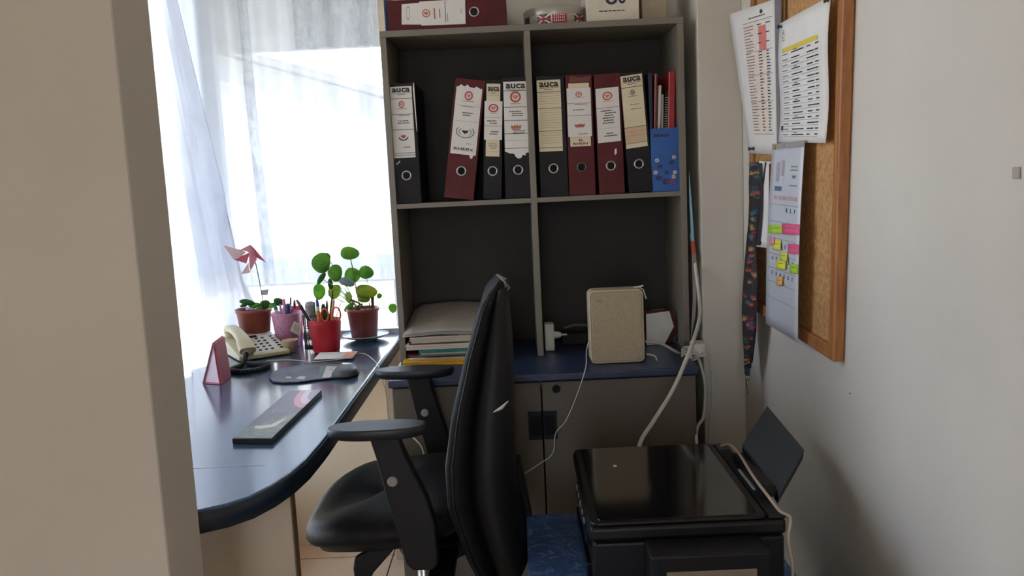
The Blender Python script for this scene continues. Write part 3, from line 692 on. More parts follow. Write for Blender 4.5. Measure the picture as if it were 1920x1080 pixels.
# ================================================================== PAPERS PILE left compartment
def slab(name, pts, y, dep, m, lab, cat, rot=0, th_=None, edge=None, curl=0, grp='papers piled on the worktop'):
    """pts: (x_left, x_right, y_top, y_bottom) in pixels of the front edge"""
    a = at(pts[0], pts[3], y=y); b = at(pts[1], pts[3], y=y); z1 = at(pts[0], pts[2], y=y).z; z0_ = at(pts[0], pts[3], y=y).z
    return a.x, b.x, z0_, z1
zc = DT + .0008
pile = [ # x0,x1,thick,yfront,depth,mat,label,name,cat
 (-.318, -.112, .010, 2.215, .29, mat('yellow_card', (226, 176, 40), .5, rgb2=(210, 158, 30)), 'yellow elastic folder at the bottom of the pile on the worktop', 'folder', 'folder'),
 (-.303, -.105, .005, 2.235, .27, mat('pinkish_paper', (206, 176, 160), .8), 'pinkish sheets lying right on the yellow folder', 'paper_stack', 'papers'),
 (-.308, -.110, .008, 2.250, .25, MAROON, 'dark red folder low in the pile of papers', 'folder', 'folder'),
 (-.272, -.120, .014, 2.228, .26, mat('teal_card', (38, 120, 108), .5, rgb2=(30, 100, 92)), 'teal green folder with cream pages in the pile', 'folder', 'folder'),
 (-.306, -.100, .013, 2.235, .27, mat('cream_sheets', (208, 190, 172), .8), 'cream document wad above the teal folder', 'paper_stack', 'papers'),
 (-.300, -.098, .006, 2.245, .26, mat('dark_brown_card', (78, 34, 28), .6), 'thin dark brown folder under the upper documents', 'folder', 'folder'),
 (-.294, -.096, .014, 2.232, .27, mat('beige_sheets', (196, 178, 158), .8), 'beige document wad just below the white top sheets', 'paper_stack', 'papers')]
zc0 = zc
for k, (a, b, th_, yf, dp, m, lab, nm, ct) in enumerate(pile):
    t = thing(nm, ((a + b) / 2, yf + dp / 2, zc), lab, ct, 'papers piled on the worktop')
    if ct == 'folder':
        c = MB(); c.box((a, yf, zc), (b, yf + dp, zc + .0015), m); ct_ = .0015 if k not in (2, 3) else th_ * .55
        c.box((a, yf + .001, zc + th_ - ct_), (b, yf + dp, zc + th_), m); c.box((a, yf + dp - .002, zc + .0015), (b, yf + dp, zc + th_ - .0015), m); c.build('cover', t)
        pm = MAT['cream_sheets'] if 'cream_sheets' in MAT and k == 3 else (m if k == 0 else CREAM)
        c = MB(); c.box((a + .004, yf + .004, zc + .0016), (b - .004, yf + dp - .004, zc + th_ - ct_ - .0001), pm); c.build('sheets', t)
    else:
        n = max(2, int(th_ / .0035)); hh_ = th_ / n
        c = MB()
        for i in range(n):
            j = random.uniform(-.003, .003); c.box((a + j, yf + abs(j), zc + i * hh_), (b + j, yf + dp, zc + (i + 1) * hh_ - .0004), m)
        c.build('sheets', t)
        c = MB(); c.box((a + .002, yf + .003, zc + th_ - .0004), (b - .002, yf + dp, zc + th_), PAPER); c.build('cover_sheet', t)
    zc += th_ + .0006
zt_p = zc
# top white sheets sloping up to the back
yf = 2.235
def topsheet(u, v, o=0):
    x = -.316 + o + u * .215 + .010 * v * (1 - u) + .006 * v; y = yf + v * .24 + o * .3
    z = zt_p + .004 + .0015 * o * 100 + .048 * v + .004 * math.sin(PI * v) - .002 * math.cos(u * 7)
    return V((x, y, z))
for k, o in enumerate((0, .006, .012)):
    c = MB(); c.grid(lambda u, v: topsheet(u, v, o) + V((0, 0, .003 * k)), 12, 10, mat('shaded_print_paper', (158, 148, 140), .8))  # white sheets greyed, shade of the compartment put into the paper colour
    if k == 2:
        P = Patch(topsheet(0, 1, o), topsheet(1, 1, o), topsheet(1, 0, o), topsheet(0, 0, o)); P.n = V((0, -.2, 1)).normalized()
    s = simple('paper_sheet', c, ['lowest of the white sheets sloping back on top of the paper pile', 'middle white sheet sloping on top of the paper pile', 'topmost white printed sheet on the paper pile'][k], 'paper', 'white sheets on top of the paper pile', solid=.0012)
    if k == 2:
        q = MB(); o2 = .012
        def pm(u0, v0, u1, v1): q.grid(lambda a_, b_: topsheet(u0 + (u1 - u0) * a_, v0 + (v1 - v0) * b_, o2) + V((0, 0, .0075)), 1, 1, INKG, smooth=False)
        pm(.42, .82, .62, .84); pm(.52, .76, .6, .78); pm(.1, .3, .3, .31); pm(.16, .6, .55, .605); q.build('print', s)

# ================================================================== ITEMS ON WORKTOP right bay
LINEN = mat('beige_linen', (188, 171, 142), .85, rgb2=(168, 151, 123), scale=420, bump=.4, bscale=700, detail=3, lo=.35, hi=.65)
ys = 2.135; A = at(1108, 676, y=ys).x; B = at(1210, 676, y=ys).x; zt2 = at(1158, 544, y=ys).z; zb = DT + .001; dp = .062
t = thing('fabric_speaker', ((A + B) / 2, ys + .03, DT), 'upright beige linen box with rounded corners and cables, on the worktop', 'speaker')
def rrect(x0, x1, z0, z1, r, n=6):
    out = []
    for cx, cz_, a0 in ((x1 - r, z1 - r, 0), (x0 + r, z1 - r, PI / 2), (x0 + r, z0 + r, PI), (x1 - r, z0 + r, 1.5 * PI)):
        for i in range(n + 1): a = a0 + PI / 2 * i / n; out.append((cx + r * math.cos(a), cz_ + r * math.sin(a)))
    return out
rr = rrect(A, B, zb, zt2, .014)
c = MB(); c.prism([V((x, ys + .003, z)) for x, z in rr][::-1], (0, dp, 0), LINEN, True); c.build('body', t, bevel=.002)
c = MB(); r2 = rrect(A + .005, B - .005, zb + .006, zt2 - .005, .010); c.prism([V((x, ys, z)) for x, z in r2][::-1], (0, .004, 0), LINEN, True); c.build('front_grille', t, bevel=.0015)
c = MB(); pts = [V((x, ys + .0025, z)) for x, z in rrect(A + .0025, B - .0025, zb + .0035, zt2 - .0025, .012)]
c.tube(pts + [pts[0]], .0018, mat('cream_piping', (206, 192, 164), .7), 6); c.build('piping', t)
c = MB(); c.tube([(B - .02, ys + .03, zt2 + .001), (B - .004, ys + .028, zt2 + .003), (B + .004, ys + .026, zt2 + .0055)], .0022, WHITE, 6); c.tube([(B - .006, ys + .03, zt2 + .001), (B + .004, ys + .03, zt2 - .006), (B + .011, ys + .028, zt2 - .03)], .0018, WHITE, 6); c.build('strap', t)
c = MB()
for i in range(3): m = c.box((A + .02 + i * .004, ys - .0006, zt2 - .03), (A + .022 + i * .004, ys - .0001, zt2 - .022), mat('tan_thread', (150, 130, 100), .8))
c.build('stitching', t)

def cable(name, pts, r, m, lab, cat='cable', n=7, grp=None, sub=8):
    P_ = [V(p) for p in pts]; out = []
    for i in range(len(P_) - 1):
        p0 = P_[max(i - 1, 0)]; p1 = P_[i]; p2 = P_[i + 1]; p3 = P_[min(i + 2, len(P_) - 1)]
        for k in range(sub):
            s = k / sub; out.append(.5 * ((2 * p1) + (p2 - p0) * s + (2 * p0 - 5 * p1 + 4 * p2 - p3) * s * s + (3 * p1 - p0 - 3 * p2 + p3) * s ** 3))
    out.append(P_[-1]); c = MB(); c.tube(out, r, m, n); return simple(name, c, lab, cat, grp)
cable('cable', [at(1109, 628, y=2.15), at(1100, 655, y=2.12), at(1098, 690, y=2.045), at(1080, 745, y=2.035), at(1060, 790, y=2.02), at(1042, 812, y=2.02), at(1036, 850, y=2.03), at(1008, 872, y=2.03), at(980, 890, y=2.02)], .0014, CABLE, 'thin white cable hanging from the linen speaker across the cupboard doors')
# plug adapter and black power strip
pc = at(1036, 645, y=2.34); c = MB(); t = thing('plug_adapter', (pc.x, 2.34, DT), 'white plug adapter on the worktop beside the bookcase divider', 'plug')
x0 = at(1022, 645, y=2.34).x; x1_ = at(1040, 645, y=2.34).x; zt3 = at(1030, 607, y=2.34).z
c.box((x0, 2.33, DT + .001), (x1_, 2.375, zt3), WHITE); c.build('body', t, bevel=.004, seg=3)
c = MB(); zm = (DT + zt3) / 2 + .004; c.lathe((x1_, 2.352, zm), [(.011, 0), (.010, .012), (.006, .02)], WHITE, 14, Matrix.Rotation(PI / 2, 3, 'Y')); c.build('socket_ring', t)
c = MB(); c.tube([(x1_ + .018, 2.347, zm), (x1_ + .036, 2.347, zm)], .0022, STEEL, 8); c.tube([(x1_ + .018, 2.357, zm), (x1_ + .036, 2.357, zm)], .0022, STEEL, 8); c.build('pin', t)
x2 = at(1052, 640, y=2.42).x; t = thing('power_strip', (x2 + .07, 2.42, DT), 'black power strip at the back of the worktop behind the speaker', 'power strip')
c = MB(); c.box((x2, 2.40, DT + .001), (x2 + .16, 2.45, DT + .036), BLACK); c.build('body', t, bevel=.004, seg=3)
for k in range(3):
    c = MB(); c.lathe((x2 + .03 + k * .045, 2.425, DT + .036), [(.017, 0), (.017, .002), (.014, .002), (.014, -.001)], PLAST, 20, cap=False); c.build('outlet', t)
cable('cable', [(x2 + .01, 2.425, DT + .048), (x2 + .05, 2.43, DT + .055), (x2 + .11, 2.43, DT + .045), (x2 + .17, 2.44, DT + .02)], .0045, mat('grey_cable', (96, 88, 80), .6), 'grey cable lying over the black power strip')
# papers behind the speaker
WP = mat('paper_grey', (206, 200, 190), .8)
def qsheet(name, pts, y, m, lab, cat, yb=None, sol=.0012, bul=0):
    ys_ = yb if yb else [y] * 4; P = Patch(*[at(px, py, y=yy) for (px, py), yy in zip(pts, ys_)], bulge=(lambda u, v: bul * math.sin(PI * u) * math.sin(PI * v)) if bul else None)
    c = MB(); c.grid(lambda a, b: P.p(a, b), 8, 8, m); return simple(name, c, lab, cat, solid=sol), P
def standing_bundle():
    t = thing('document_bundle', (.40, 2.38, DT), 'curled white sheets in a dark red folder standing right of the linen speaker', 'papers')
    ZB = DT + .002
    a = at(1212, 640, y=2.36).x; b1 = at(1245, 640, y=2.36).x; b2 = at(1262, 600, y=2.36).x; zt4 = at(1240, 583, y=2.36).z
    c = MB(); c.prism([(a, 2.35, ZB), (b1, 2.35, ZB), (b2, 2.35, ZB + .05), (b2 - .012, 2.35, zt4), (a, 2.35, zt4 - .006)], (0, .004, 0), WP); c.build('front_sheet', t)
    c = MB(); c.prism([(a, 2.362, ZB), (b1 + .022, 2.362, ZB), (b2 + .018, 2.362, ZB + .045), (b2 - .002, 2.362, zt4 + .001), (a, 2.362, zt4)], (0, .014, 0), MAROON); c.build('folder', t)
    c = MB(); c.prism([(a, 2.38, ZB + .05), (b2 - .03, 2.38, zt4 - .02), (b2 - .02, 2.38, zt4 + .003), (a + .02, 2.38, zt4 + .002)], (0, .003, 0), mat('green_card', (60, 120, 50), .6)); c.build('green_divider', t)
    c = MB(); c.prism([(b1, 2.379, ZB), (b1 + .034, 2.379, ZB), (b2 + .024, 2.379, ZB + .04), (b2 + .006, 2.379, zt4 - .004), (b2 - .01, 2.379, zt4 - .002)], (0, .012, 0), mat('brown_sheet', (110, 92, 78), .7)); c.build('rear_folder', t)
standing_bundle()
# socket block on the wall and cables in the corner
sa = at(1302, 672, y=2.2); sb = at(1325, 645, y=2.2); t = thing('wall_socket', ((sa.x + sb.x) / 2, YN, sa.z), 'white socket block on the wall corner beside the bookcase', 'socket')
c = MB(); c.box((sa.x, 2.205, sa.z), (sb.x, YN - .0006, sb.z), WHITE); c.build('housing', t, bevel=.004)
c = MB(); c.lathe(((sa.x + sb.x) / 2 + .002, 2.2052, (sa.z + sb.z) / 2), [(.012, 0), (.012, .002), (.009, .002)], WHITE, 18, Matrix.Rotation(PI / 2, 3, 'X')); c.build('outlet', t)
S = V((sa.x + .002, 2.198, (sa.z + sb.z) / 2 - .006))
cable('cable', [at(1212, 640, y=2.17), at(1240, 645, y=2.2), at(1268, 660, y=2.22), at(1285, 668, y=2.25), S], .0042, CABLE, 'thick pale cable from the speaker side to the wall socket')
c_ = at(1218, 640, y=2.17)
cable('cable', [at(1212, 664, y=2.17), at(1228, 668, y=2.17), at(1236, 684, y=2.14), at(1262, 684, y=2.15), at(1290, 672, y=2.22), S + V((0, 0, -.01))], .0024, WHITE, 'thin white lead looping over the worktop edge towards the socket')
cable('cable', [V((.481, 2.30, at(1300, 440, y=2.28).z)), at(1304, 500, y=2.262), at(1311, 560, y=2.222), at(1311, 600, y=2.16), at(1294, 655, y=2.04), at(1262, 730, y=1.98), at(1225, 790, y=1.90), at(1200, 832, y=1.82), at(1190, 900, y=1.78), V((.26, 1.775, .3))], .0052, CABLE, 'thickest white cable slanting down behind the printer')
cable('cable', [S + V((.004, -.004, -.006)), at(1314, 685, y=2.18), at(1322, 725, y=2.17), at(1319, 780, y=2.13), at(1306, 826, y=2.06), V((.46, 2.0, .3))], .0042, CABLE, 'white cable dropping from the socket beside the cupboard')
cable('cable', [S + V((.016, .0, .0)), at(1326, 665, y=2.22), at(1334, 690, y=2.228), at(1335, 760, y=2.228), at(1331, 830, y=2.228), V((.52, 2.228, .2))], .0022, WHITE, 'thin white wire running down the wall corner below the socket')
c = MB(); lo_ = at(1292, 668, y=2.19)
for k in range(4):
    c.tube([lo_ + V((.022 * math.cos(a) * (1 - .1 * k), .01 * k - .01, .010 * math.sin(a) + .004 * k)) for a in [i * PI / 6 for i in range(13)]], .0022, WHITE, 6)
c.box((lo_.x - .005, lo_.y - .015, lo_.z - .013), (lo_.x + .004, lo_.y + .026, lo_.z + .022), WHITE)
simple('cable_bundle', c, 'tied bundle of white cables beside the wall socket', 'cable')
# cardboard sheet stuck in the gap beside the bookcase
t = thing('poster_board', (.49, 2.3, .6), 'narrow blue, red and grey sheet stuck in the gap beside the bookcase', 'board')
def strip(p, m, n):
    c = MB(); c.add([at(a, b, y=2.262 + .001 * i) for i, (a, b) in enumerate(p)], [tuple(range(len(p)))], m); c.build(n, t, solid=.003)
strip([(1292, 322), (1297, 380), (1302, 452), (1296, 452), (1293, 380)], mat('sky_card', (120, 170, 190), .6), 'blue_band')
strip([(1296, 452), (1302, 452), (1305, 476), (1297, 476)], mat('coral_card', (190, 80, 60), .6), 'red_band')
strip([(1297, 476), (1305, 476), (1307, 540), (1304, 590), (1295, 640), (1299, 560)], mat('grey_sheet', (150, 140, 132), .6), 'grey_band')

# ================================================================== CHAIR
ch = thing('office_chair', (-.25, 1.78, 0), 'black leather office chair with armrests facing the desk', 'chair')
YM = 1.775
def back_ring(s):
    """s 0 bottom .. 1 top"""
    key = [(0, -.052, .375, .165, .030), (.06, -.060, .40, .195, .040), (.18, -.078, .47, .215, .052), (.36, -.104, .575, .222, .060), (.5, -.104, .66, .222, .062), (.64, -.090, .76, .215, .056), (.8, -.066, .87, .198, .048), (.93, -.045, .962, .165, .037), (.985, -.034, .99, .13, .024), (1, -.031, 1.0, .09, .008)]
    for i in range(len(key) - 1):
        if s <= key[i + 1][0] + 1e-9:
            f = (s - key[i][0]) / (key[i + 1][0] - key[i][0]); f_ = f
            return [key[i][j] + (key[i + 1][j] - key[i][j]) * f_ for j in range(1, 5)]
def backsurf(front, s, k, n=24):
    X, Z, hw, tk = back_ring(s); a = 2 * PI * k / n; ca, sa = math.cos(a), math.sin(a)
    y = hw * (abs(ca) ** .55) * (1 if ca > 0 else -1); q = (abs(sa) ** .6) * (1 if sa > 0 else -1)
    curve = .035 * (y / .22) ** 2
    return V((X - curve + tk * q * .5 * (1.0), YM + y, Z))
rings = [[backsurf(1, s, k) for k in range(24)] for s in [i / 30 for i in range(31)]]
c = MB(); c.loft(rings, LEATH); c.build('backrest', ch)
# rear plastic shell of the backrest
def shellring(s):
    X, Z, hw, tk = back_ring(.035 + s * .945); out = []
    zk = [(.37, -.03), (.43, .0), (.6, -.020), (.7, -.017), (.85, -.014), (.97, -.018), (1.01, -.022)]
    xb = zk[0][1]
    for i in range(len(zk) - 1):
        if Z >= zk[i][0]: xb = zk[i][1] + (zk[i + 1][1] - zk[i][1]) * min(1, (Z - zk[i][0]) / (zk[i + 1][0] - zk[i][0]))
    for k in range(20):
        a = 2 * PI * k / 20; ca, sa = math.cos(a), math.sin(a); y = hw * .97 * (abs(ca) ** .5) * (1 if ca > 0 else -1); q = (abs(sa) ** .7) * (1 if sa > 0 else -1)
        c0 = X + tk * .1 - .03 * (y / .22) ** 2; out.append(V((c0 + (xb - c0) * (.5 + .5 * q), YM + y, Z)))
    return out
c = MB(); c.loft([shellring(i / 24) for i in range(25)], PLAST); c.build('back_shell', ch)
def seam_line(k):
    return [backsurf(1, s, k) + V((0, -.002, 0)) for s in [i / 24 for i in range(1, 24)]]
c = MB(); c.tube(seam_line(12), .0022, PLAST, 6); c.build('piping', ch)
# torn corner and scuffs at the head
c = MB(); hp = at(938, 520, y=1.70)
for k in range(6): c.tube([hp + V((.004 * k - .008, 0, .006 - .004 * k)), hp + V((.004 * k - .002, -.004, .004 - .005 * k)), hp + V((.012 - .001 * k, -.003, -.004 - .006 * k))], .0016, mat('torn_lining', (150, 142, 134), .9), 5)
tag(c.build('torn_edge', ch), 'frayed grey tear at the top')
c = MB(); p0 = at(925, 773, y=1.53); p1 = at(940, 765, y=1.53); p2 = at(953, 752, y=1.53); c.tube([p0, p1, p2], [.0008, .0035, .001], mat('pale_tag', (190, 182, 172), .7), 6); c.build('tag', ch)
# seat
def seatring(t_, s):
    # t_ 0 bottom..1 top inset, outline superellipse
    out = []; cx_, cy_ = -.285, YM; hx_, hy_ = .185, .215
    for k in range(40):
        a = 2 * PI * k / 40; ca, sa = math.cos(a), math.sin(a); e_ = .62
        x = hx_ * (abs(ca) ** e_) * (1 if ca > 0 else -1); y = hy_ * (abs(sa) ** e_) * (1 if sa > 0 else -1)
        front = max(0, -x / hx_); y *= 1 - .10 * front ** 2
        z = t_ - .035 * front ** 3 * .8 + .018 * max(0, x / hx_) - .012 * (1 - min(1, (abs(y) / hy_))) * .5
        out.append(V((cx_ + x * s, cy_ + y * s, z)))
    return out
zz0 = .498
c = MB(); c.loft([seatring(zz0 + .004, .92), seatring(zz0 + .008, .97), seatring(zz0 + .018, 1.0), seatring(zz0 + .034, .995), seatring(zz0 + .047, .96), seatring(zz0 + .056, .88), seatring(zz0 + .061, .70), seatring(zz0 + .063, .4), seatring(zz0 + .063, .05)], LEATH); c.build('seat', ch)
c = MB(); c.loft([seatring(zz0 - .022, .70), seatring(zz0 - .012, .86), seatring(zz0 + .004, .90)], PLAST); c.build('seat_pan', ch)
c = MB(); c.loft([[V((-.20 + .09 * math.cos(a) * f, YM + .10 * math.sin(a) * f, z)) for a in [2 * PI * k / 20 for k in range(20)]] for z, f in ((.405, .6), (.415, .95), (.452, 1.0))], PLAST); c.build('tilt_mechanism', ch)
# back support bracket
c = MB(); c.prism([(-.20, YM - .03, .425), (-.03, YM - .03, .425), (.01, YM - .03, .47), (-.01, YM - .03, .60), (-.03, YM - .03, .60), (-.025, YM - .03, .475), (-.06, YM - .03, .445), (-.20, YM - .03, .445)][::-1], (0, .06, 0), PLAST); c.build('back_bracket', ch, bevel=.003)
# lever paddle
yy = 1.60; pts = [at(px, py, y=yy) for px, py in ((725, 1018), (738, 1032), (700, 1075), (688, 1100), (668, 1108), (662, 1068), (664, 1050), (690, 1034))]
c = MB(); c.prism(pts, (0, .022, 0), PLAST); c.build('lever', ch, bevel=.003)
c = MB(); q = at(696, 1016, y=1.585); c.ball(q, .0035, STEEL, 10, 6); c.build('screw', ch)
def arm(Y, pad, post, btn, side):
    (x0p, x1p, yt, yb_) = pad
    yc = Y; A = at(x0p, yt, y=yc); B = at(x1p, yt, y=yc); z1 = A.z * .5 + B.z * .5; z1 = at((x0p + x1p) / 2, (yt + yb_) / 2, y=yc).z + .010; hw = .038
    def outl(s, z):
        o = []
        for k in range(32):
            a = 2 * PI * k / 32; ca, sa = math.cos(a), math.sin(a)
            o.append(V(((A.x + B.x) / 2 + (B.x - A.x) / 2 * s * (abs(ca) ** .9) * (1 if ca > 0 else -1), yc + hw * s * (abs(sa) ** .8) * (1 if sa > 0 else -1), z + (.004 if ca < -.6 else 0) * 0)))
        return o
    c = MB(); c.loft([outl(.86, z1 - .021), outl(.96, z1 - .018), outl(1, z1 - .009), outl(.995, z1 - .003), outl(.975, z1 - .0005), outl(.93, z1)], ARMP); c.build('arm_pad', ch)
    th2 = .032; yo = Y - th2 / 2
    poly = [at(px, py, y=Y - th2 / 2) for px, py in post]
    c = MB(); c.prism(poly, (0, th2, 0), PLAST); c.build('arm_post', ch, bevel=.004, seg=3)
    Bn = at(btn[0], btn[1], y=Y - th2 / 2)
    c = MB(); c.lathe((Bn.x, yo + .001, Bn.z), [(.0098, 0), (.0098, .003), (.008, .0045)], mat('grey_button', (150, 144, 138), .4), 20, Matrix.Rotation(PI / 2, 3, 'X')); tag(c.build('button', ch), 'round grey height button')
arm(1.535, (613, 801, 798, 815), [(692, 822), (748, 822), (752, 838), (772, 880), (800, 935), (816, 985), (820, 1030), (822, 1058), (812, 1070), (775, 1071), (762, 1060), (752, 1025), (740, 980), (722, 925), (708, 870)], (736, 903), 0)
arm(2.005, (703, 852, 689, 706), [(761, 706), (806, 704), (812, 735), (828, 780), (845, 830), (852, 900), (820, 900), (800, 850), (785, 800), (772, 750)], (797, 774), 1)
c = MB(); c.box((-.20, 1.50, .425), (-.15, 2.03, .447), PLAST); c.build('arm_bracket', ch, bevel=.003)
c = MB(); c.lathe((-.235, YM, .06), [(.028, 0), (.028, .17), (.0145, .172), (.0145, .36)], STEEL, 20); c.build('gas_column', ch)
c = MB()
for k in range(5):
    a = 2 * PI * k / 5 + PI / 5; d = V((math.cos(a), math.sin(a), 0)); C0 = V((-.235, YM, .095)); e_ = C0 + d * .21 + V((0, 0, -.028))
    c = MB(); c.tube([C0 + d * .02, C0 + d * .1 + V((0, 0, -.006)), e_], [.024, .019, .013], PLAST, 8); c.build('leg', ch)
    c = MB(); sd = V((-d.y, d.x, 0)); Mr = Matrix((d, V((0, 0, 1)), sd)).transposed()
    for s in (-1, 1): c.lathe(V((e_.x, e_.y, .026)) + sd * (.010 * s) - sd * .006, [(.018, 0), (.025, .002), (.025, .010), (.018, .012)], PLAST, 16, Mr)
    c.tube([e_, V((e_.x, e_.y, .03))], .006, STEEL, 6); c.build('caster', ch)
# foam end peeking at the back of the shell
c = MB(); c.tube([at(958, 1048, y=1.72), at(975, 1040, y=1.72), at(990, 1022, y=1.72)], [.004, .008, .004], mat('foam', (150, 134, 112), .9), 8); tag(c.build('foam_edge', ch), 'beige foam showing at the bottom edge')

# ================================================================== PRINTER STAND + PRINTER
TZ = H - .72
t = thing('printer_stand', (.3, 1.4, 0), 'low cabinet with blue veined top carrying the printer', 'cabinet')
sx0 = -.004; SXR = .475; c = MB(); c.box((sx0, 1.05, TZ - .028), (SXR, 1.757, TZ), STANDB); c.build('stand_top', t, bevel=.003)
c = MB(); c.box((sx0 + .012, 1.07, .0), (sx0 + .030, 1.745, TZ - .028), DOORM); c.build('side_panel', t); c = MB(); c.box((SXR - .030, 1.07, .0), (SXR - .012, 1.745, TZ - .028), DOORM); c.build('side_panel', t)
c = MB(); c.box((sx0 + .03, 1.727, .0), (SXR - .030, 1.745, TZ - .028), DOORM); c.build('back_panel', t)
c = MB(); c.box((sx0 + .032, 1.07, .05), (SXR - .032, 1.088, TZ - .031), DOORM); d = c.build('door', t)
c = MB(); c.box((.2, 1.05, .35), (.3, 1.07, .365), PLAST); c.build('handle', d)

PZ = H - .57; pr = thing('printer', (.27, 1.5, TZ), 'black multifunction inkjet printer with raised rear paper support', 'printer')
px0, px1, py0, py1 = .102, .428, 1.335, 1.735
c = MB(); c.box((px0 + .006, py0 + .004, TZ + .001), (px1 - .002, py1 - .004, PZ - .034), PRBLK); c.build('body', pr, bevel=.006, seg=3)
c = MB(); c.box((px0, py0, PZ - .032), (px1, py1, PZ - .006), PRBLK); c.build('upper_body', pr, bevel=.007, seg=3)
lidx1 = .398
def rr3(x0, x1, y0, y1, z, r): return [V((a, b, z)) for a, b in rrect(x0, x1, y0, y1, r)]
c = MB(); c.prism(rr3(px0 + .002, lidx1, py0 + .002, py1 - .002, PZ - .005, .016), (0, 0, .005), PRBLK); ld = c.build('scanner_lid', pr, bevel=.002)
c = MB(); c.prism(rr3(px0 + .015, lidx1 - .014, py0 + .012, py1 - .008, PZ, .012), (0, 0, .0012), GLOSSK); c.build('gloss_panel', ld, bevel=.0006)
q = at(1153, 875, z=PZ); c = MB(); c.ball((q.x, q.y, PZ + .0014), (.0042, .0042, .0016), WHITE, 10, 6); c.build('white_dot', ld)
# control strip on the face that looks at the desk
c = MB(); c.prism([(px0 - .004, py0 + .05, PZ - .055), (px0 + .003, py0 + .05, PZ - .008), (px0 + .008, py0 + .05, PZ - .008), (px0 + .008, py0 + .05, PZ - .06)], (0, .24, 0), GLOSSK); cpn = c.build('control_panel', pr)
for k in range(5):
    c = MB(); c.lathe((px0 - .002, py0 + .09 + k * .04, PZ - .03), [(.006, 0), (.006, .002)], mat('grey_key', (120, 120, 122), .5), 12, Matrix.Rotation(-PI / 2, 3, 'Y')); c.build('button', cpn)
c = MB(); c.box((px0 - .002, py0 + .07, TZ + .012), (px0 + .008, py1 - .07, TZ + .05), GLOSSK); c.build('output_tray', pr, bevel=.002)
# rear strip with the feed slot
c = MB(); c.box((lidx1 + .002, py0 + .004, PZ - .006), (px1, py1 - .004, PZ - .001), PRBLK); c.build('rear_strip', pr, bevel=.002)
c = MB(); c.box((lidx1 + .006, py0 + .09, PZ - .001), (px1 - .006, py1 - .05, PZ + .0005), HOLE)
c.build('feed_slot', pr)
c = MB(); a = at(1395, 893, z=PZ); b = at(1408, 920, z=PZ); c.box((a.x - .003, b.y, PZ), (a.x + .003, a.y + .03, PZ + .004), mat('clear_grey', (170, 164, 156), .5)); c.build('paper_guide', pr)
# paper support
BNx = px1 + .002
b0 = at(1460, 933, x=BNx + .012); b1_ = at(1392, 838, x=BNx + .0); t0 = at(1507, 850, x=.545); t1 = at(1438, 767, x=.535)
P = Patch(t1, t0, b0, b1_)
if P.n.x > 0: P.n = -P.n
t0m = MB(); t0m.prism([P.p(0, 0), P.p(1, 0), P.p(1, 1), P.p(0, 1)], -P.n * .008, mat('support_plastic', (50, 60, 70), .45)); ps = t0m.build('paper_support', pr, bevel=.001)
q = MB(); q.prism([P.p(.90, 0, .0), P.p(1, 0, .0), P.p(1, 1, .0), P.p(.90, 1, .0)], P.n * .012, PRBLK); q.prism([P.p(.90, .90), P.p(0, .90), P.p(0, 1), P.p(.90, 1)], P.n * .008, PRBLK); q.build('side_rail', ps)
q = MB(); m_ring(q, P, .62, 0.0, .09, .10, .3, HOLE, 0, PI, 10, .0006); q.build('finger_notch', ps)
q = MB(); q.box((lidx1 + .012, b0.y + .005, PZ - .004), (px1 + .012, b1_.y, PZ + .018), PRBLK); q.build('feed_housing', pr, bevel=.003)
# ink tank on the near side
tx0 = at(1216, 1034, y=1.285).x; tx1 = at(1440, 1034, y=1.285).x; tzz = at(1300, 1032, y=1.285).z
c = MB(); c.box((tx0, 1.268, TZ + .001), (tx1, py0 + .002, tzz), PRBLK); ik = c.build('ink_tank', pr, bevel=.004, seg=3)
c = MB(); a = at(1250, 1074, y=1.266); b = at(1420, 1074, y=1.266); c.box((a.x, 1.266, TZ + .02), (b.x, 1.2685, a.z), mat('tank_window', (140, 126, 102), .4)); c.build('ink_window', ik, bevel=.001)
c = MB(); a = at(1236, 1075, y=1.267); c.box((tx0 + .0145, 1.266, TZ + .004), (tx0 + .0155, 1.268, tzz - .001), HOLE); c.build('lid_seam', ik)
cable('cable', [at(1352, 836, z=PZ + .004), at(1368, 834, z=PZ + .012), at(1385, 850, z=PZ + .022), at(1412, 893, z=PZ + .022), at(1440, 930, z=PZ + .022), at(1462, 958, z=PZ + .006), V((px1 + .006, py0 + .0, PZ - .004)), at(1478, 1010, y=1.325), at(1485, 1055, y=1.32), at(1488, 1100, y=1.32), V((.44, 1.30, TZ + .006))], .0026, mat('beige_cable', (186, 164, 140), .5), 'beige cable lying across the back strip of the printer')

# ================================================================== CORKBOARD
BX = XR - .022
cbd = thing('corkboard', (XR, 1.9, H - .39), 'cork notice board in an orange wooden frame on the right wall', 'notice board')
B0 = at(1562, 679, x=BX); ang = RB(4.0)
e1 = V((0, math.cos(RB(2.0)), math.sin(RB(2.0)))); e2 = V((0, -math.sin(ang), math.cos(ang))); BW = .585; BH = .92; fwid = .028
def bp(a, b, x=0): return V((BX + x, 0, 0)) + V((0, B0.y, B0.z)) + e1 * a + e2 * b
def bbar(a0, b0_, a1, b1, n, m, x0=0, x1=.021, bev=.003):
    c = MB(); c.prism([bp(a0, b0_, x0), bp(a1, b0_, x0), bp(a1, b1, x0), bp(a0, b1, x0)], (x1 - x0, 0, 0), m); return c.build(n, cbd, bevel=bev)
bbar(fwid - .004, fwid - .004, BW - fwid + .004, BH - fwid + .004, 'cork_sheet', CORK, .009, .019, 0)
bbar(0, 0, fwid, BH, 'frame_rail', WOODF); bbar(BW - fwid, 0, BW, BH, 'frame_rail', WOODF)
bbar(fwid, 0, BW - fwid, fwid, 'frame_rail', WOODF); bbar(fwid, BH - fwid, BW - fwid, BH, 'frame_rail', WOODF)

